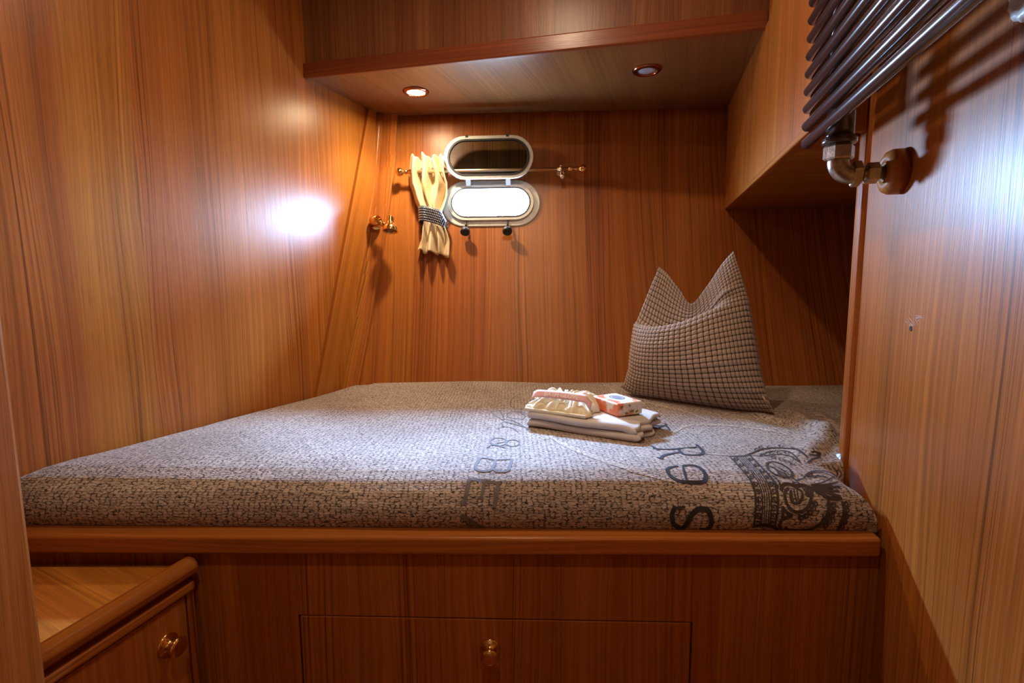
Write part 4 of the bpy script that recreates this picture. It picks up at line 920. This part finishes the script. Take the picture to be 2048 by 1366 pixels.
CUX = -.355
cur = empty('curtain', (CUX, 2.30, 1.39), 'short cream curtain gathered into pleats at the left end of the rod', 'curtain')
ZC = [1.815, 1.795, 1.757, 1.72, 1.68, 1.64, 1.60, 1.575, 1.55, 1.525, 1.50, 1.47, 1.44, 1.415, 1.40]
def cw(z): return pw([(1.38, .150), (1.44, .140), (1.50, .108), (1.54, .085), (1.58, .100), (1.64, .150), (1.70, .178), (1.757, .170), (1.83, .155)], z)
def ccx(z): return pw([(1.38, -.348), (1.45, -.345), (1.54, -.350), (1.62, -.362), (1.757, -.372), (1.83, -.376)], z)
def cdp(z): return pw([(1.38, .024), (1.45, .024), (1.54, .013), (1.60, .018), (1.68, .030), (1.757, .032), (1.83, .030)], z)
NF = 7; SS = 10; NQ = NF*SS
rows = []
for zi in range(57):
    z = 1.395+(1.822-1.395)*zi/56; row = []
    for qi in range(NQ+1):
        s_ = qi/NQ; fph = s_*NF; tri = abs((fph % 2)-1)*2-1; tri = math.copysign(abs(tri)**.75, tri)
        zz = z
        if zi > 52: zz += (.010*math.sin(fph*2.2+1)+.006*math.sin(fph*5.1))*((zi-52)/4)
        if zi < 4: zz += (-.020*smooth(.35, 1, s_)+.006*math.sin(fph*2.6)+.010*(s_ < .2))*((4-zi)/4)
        x = ccx(z)+cw(z)*(s_-.5)+.004*math.sin(fph*1.7+z*14)+.005*math.sin(z*31+fph)*(1 if z > 1.56 else .4)
        dep = cdp(z)*tri*(1+.25*math.sin(fph*3.3))+.004*math.sin(z*40+fph*2)
        base = rod_p(x).y if z > 1.55 else rod_p(x).y-.004
        base = min(base, hull_d(x, z)-.042)
        row.append(Vector((x, base+dep-.004, zz)))
    rows.append(row)
mb = MB(); mb.grid(rows); mb.build('cloth', CREAM, cur, solid=.0016)
for qf in (1.5, 2.5, 3.5, 4.5):
    s_ = qf/NF; x = ccx(ZR)+cw(ZR)*(s_-.5); p = rod_p(x); ax = Vector((.80, -.60*(1 if int(qf) % 2 else -1), 0)).normalized(); a = ax.cross(Vector((0, 0, 1))); mb = MB()
    mb.tube([p+a*.017*math.cos(t_)+Vector((0, 0, .017*math.sin(t_))) for t_ in [2*math.pi*i/28 for i in range(29)]], .0032, 8, cap=False)
    tag(mb.build('eyelet', BRASS_PALE, cur), 'metal eyelet')
# beaded tieback around the curtain
tb = empty('curtain_tieback', (-.34, 2.24, 1.545), 'dark blue band set with rows of glass beads tied around the cream curtain', 'curtain tieback')
ZT0 = 1.556
def tbp(a, v_, off=0):
    ca, sa = math.cos(a), math.sin(a); x = -.348+(.062+off)*ca; y = hull_d(x, ZT0)-.048+(.040+off)*sa
    y = min(y, hull_d(x, ZT0-.03)-.006)
    return Vector((x, y, ZT0+(v_-.5)*.066-.018*ca-.010*(1+sa)-.030*smooth(.6, 1, ca)))
rows = [[tbp(2*math.pi*i/64, v_) for i in range(64)] for v_ in (0, .25, .5, .75, 1)]
mb = MB(); mb.grid(rows, closed=True); mb.build('band', simple('navy_band', (.02, .035, .07), .5), tb, solid=.002)
mb = MB()
for i in range(52):
    for k in range(6):
        a = 2*math.pi*(i+.5*(k % 2))/52; v_ = (k+.6)/6.2
        if math.sin(a) > .45: continue
        c_ = tbp(a, v_, .002); r_ = .0032; b0 = len(mb.v); n_ = (tbp(a, v_, .01)-tbp(a, v_, 0)).normalized(); t1 = n_.orthogonal().normalized(); t2 = n_.cross(t1)
        mb.v += [tuple(c_+t1*r_*math.cos(q_)+t2*r_*math.sin(q_)) for q_ in (0, 1.257, 2.513, 3.77, 5.027)]+[tuple(c_+n_*r_*.9)]
        for q_ in range(5): mb.face((b0+q_, b0+(q_+1) % 5, b0+5))
bd_ = mb.build('beads', simple('glass_beads', (.62, .66, .70), .12, .6), tb); bd_['kind'] = 'stuff'

# ------------------------------------------------------------ reading lamp on the pilaster
LB = Vector((-.610, 0, 1.530)); LB.y = hull_d(LB.x, LB.z)-.030
lampr = empty('reading_lamp', LB, 'small polished brass reading lamp on the raking frame, left of the curtain', 'wall lamp')
ax = Vector((.25, -1, .20)).normalized()
MB().lathe([(.0001, -.004), (.033, -.004), (.033, .003), (.029, .008), (.020, .010), (.018, .016), (.018, .020), (.0001, .021)], LB, ax, 36).build('backplate', BRASS, lampr)
p1 = LB+ax*.034; MB().lathe([(.014, -.018), (.023, -.016), (.024, -.008), (.024, .014), (.022, .016), (.017, .016), (.016, .004), (.0001, .004)], p1, Vector((.80, -.55, .12)), 32).build('swivel_cup', BRASS, lampr)
hd = Vector((-.527, LB.y-.085, 1.508)); p2 = p1+Vector((.014, -.018, -.010))
mb = MB(); dv = (hd-p2); mb.tube([p2, p2+dv*.25, p2+dv*.3, p2+dv*.5, p2+dv*.55, p2+dv*.75, p2+dv*.8, hd], [.006, .006, .011, .011, .006, .006, .010, .010], 16); mb.build('arm', BRASS, lampr)
ha = Vector((.02, -.28, -.95)).normalized()
MB().lathe([(.0001, -.046), (.010, -.045), (.014, -.042), (.015, -.040), (.0132, -.037), (.015, -.034), (.0132, -.031), (.015, -.028), (.0132, -.025), (.015, -.022), (.0132, -.019), (.0165, -.016), (.0165, -.010), (.022, -.006), (.029, .004), (.0325, .014), (.0335, .022), (.0335, .025), (.030, .025), (.0285, .020), (.026, .010), (.0001, .004)], hd, ha, 40).build('shade', BRASS, lampr)
MB().lathe([(.0285, .018), (.0001, .0195)], hd, ha, 32).build('bulb_face', simple('grey_lamp_face', (.20, .15, .12), .4), lampr)

# ------------------------------------------------------------ downlights
def downlight(x, y, z, label, lens, ringm, cat='ceiling light', group=None):
    r = empty('ceiling_light', (x, y, z), label, cat, group)
    MB().lathe([(.036, .0), (.036, -.005), (.038, -.008), (.046, -.007), (.052, -.003), (.053, .001)], (x, y, z), (0, 0, 1), 48).build('ring', ringm, r)
    MB().lathe([(.0001, -.0035), (.020, -.0035), (.0365, -.002)], (x, y, z), (0, 0, 1), 40).build('lens', lens, r)
    return r
COPPER = simple('copper_ring', (.35, .13, .07), .2, 1)
downlight(-.38, 2.117, 2.027, 'lit round downlight in the panel above the porthole', LIT, COPPER)
downlight(.50, 1.928, 2.027, 'unlit round downlight with a copper ring above the right end of the bunk', FROST, COPPER)
downlight(-.02, 1.12, CEIL, 'round ceiling light over the foot of the bunk, nearest the bunk', LITC, COPPER)
downlight(-.10, .10, CEIL, 'added fill light in the ceiling over the standing area beside the doorway', LITC, COPPER)  # ring and lens built around the added fill light

# ------------------------------------------------------------ radiator with its valve
rad = empty('tube_radiator', RW(.95, .12, 1.55), 'dark brown tube radiator on the right wall, above the brass elbow', 'radiator')
def RT(t, off, z): return RW(.926, 0, z)+ru*t+rn*off   # t along the wall from the ledge end
TE = (1.093-.926)/.9645
for i in range(15):
    z = 1.548+.0357*i
    MB().tube([RT(TE-.012, .14, z), RT(TE-.30, .14, z), RT(TE-.745, .14, z)], .0112, 18, round_end=True).build('tube', RADIATOR, rad)
for t_ in (TE-.112, TE-.665):
    MB().tube([RT(t_, .108, 1.527), RT(t_, .108, 1.70), RT(t_, .108, 2.10)], .024, 24).build('collector', RADIATOR, rad)
TC = TE-.112
MB().lathe([(.0001, 0), (.028, 0), (.030, .003), (.030, .010), (.026, .014), (.0001, .014)], RT(TC, .108, 1.518), (0, 0, 1), 32).build('collar', RADIATOR, rad)
val = empty('pipe_elbow', RT(TC, .108, 1.47), 'tarnished metal elbow pipe joining the radiator to the right wall', 'pipe fitting')
def hexl(o, ax, prof): return MB().lathe(prof, o, ax, 6, smooth=False)
hexl(RT(TC, .108, 1.488), (0, 0, 1), [(.0001, 0), (.024, 0), (.0275, .003), (.0275, .024), (.024, .029), (.0001, .029)]).build('union_nut', NICKEL, val)
el = []
for i in range(13):
    a = math.pi/2*i/12; el.append(RT(TC, .108-.024*(1-math.cos(a)), 1.488-.026*math.sin(a)-.002))
el = [RT(TC, .108, 1.492)]+el+[RT(TC, .070, 1.460)]
MB().tube(el, .0185, 20).build('elbow', NICKEL, val)
hexl(RT(TC, .084, 1.460), -rn, [(.0001, 0), (.022, 0), (.0245, .002), (.0245, .014), (.022, .017), (.0001, .017)]).build('hex_collar', NICKEL, val)
MB().tube([RT(TC, .086, 1.460), RT(TC, .001, 1.460)], .0145, 20).build('pipe', NICKEL, val)
hexl(RT(TC, .060, 1.460), -rn, [(.0001, 0), (.0185, 0), (.020, .002), (.020, .020), (.0185, .022), (.0001, .022)]).build('hex_nut', NICKEL, val)
ros = MB().lathe([(.0175, .0), (.042, .0), (.042, .018), (.038, .026), (.031, .030), (.0185, .031), (.0175, .029)], RT(TC, 0, 1.460), rn, 40).build('wooden_rosette', SOLID, None, grain=(0, 0, 1))
tag(ros, 'round turned wooden rosette on the right wall where the elbow pipe ends', 'rosette')
kn = empty('plastic_knob', RW(.613, 0, 1.587), 'white ribbed plastic knob on the right wall in the upper right corner', 'knob')
MB().lathe([(.0001, 0), (.016, 0), (.016, .022), (.0001, .022)], RW(.615, 0, 1.587), rn, 24).build('stem', PLASTIC, kn)
MB().lathe([(.0001, .02), (.028, .02), (.031, .024), (.031, .040), (.028, .044), (.020, .046), (.018, .043), (.0001, .042)], RW(.615, 0, 1.587), rn, 72, mod=lambda t, h: 1+.045*math.cos(12*t) if h > .019 else 1).build('cap', PLASTIC, kn)
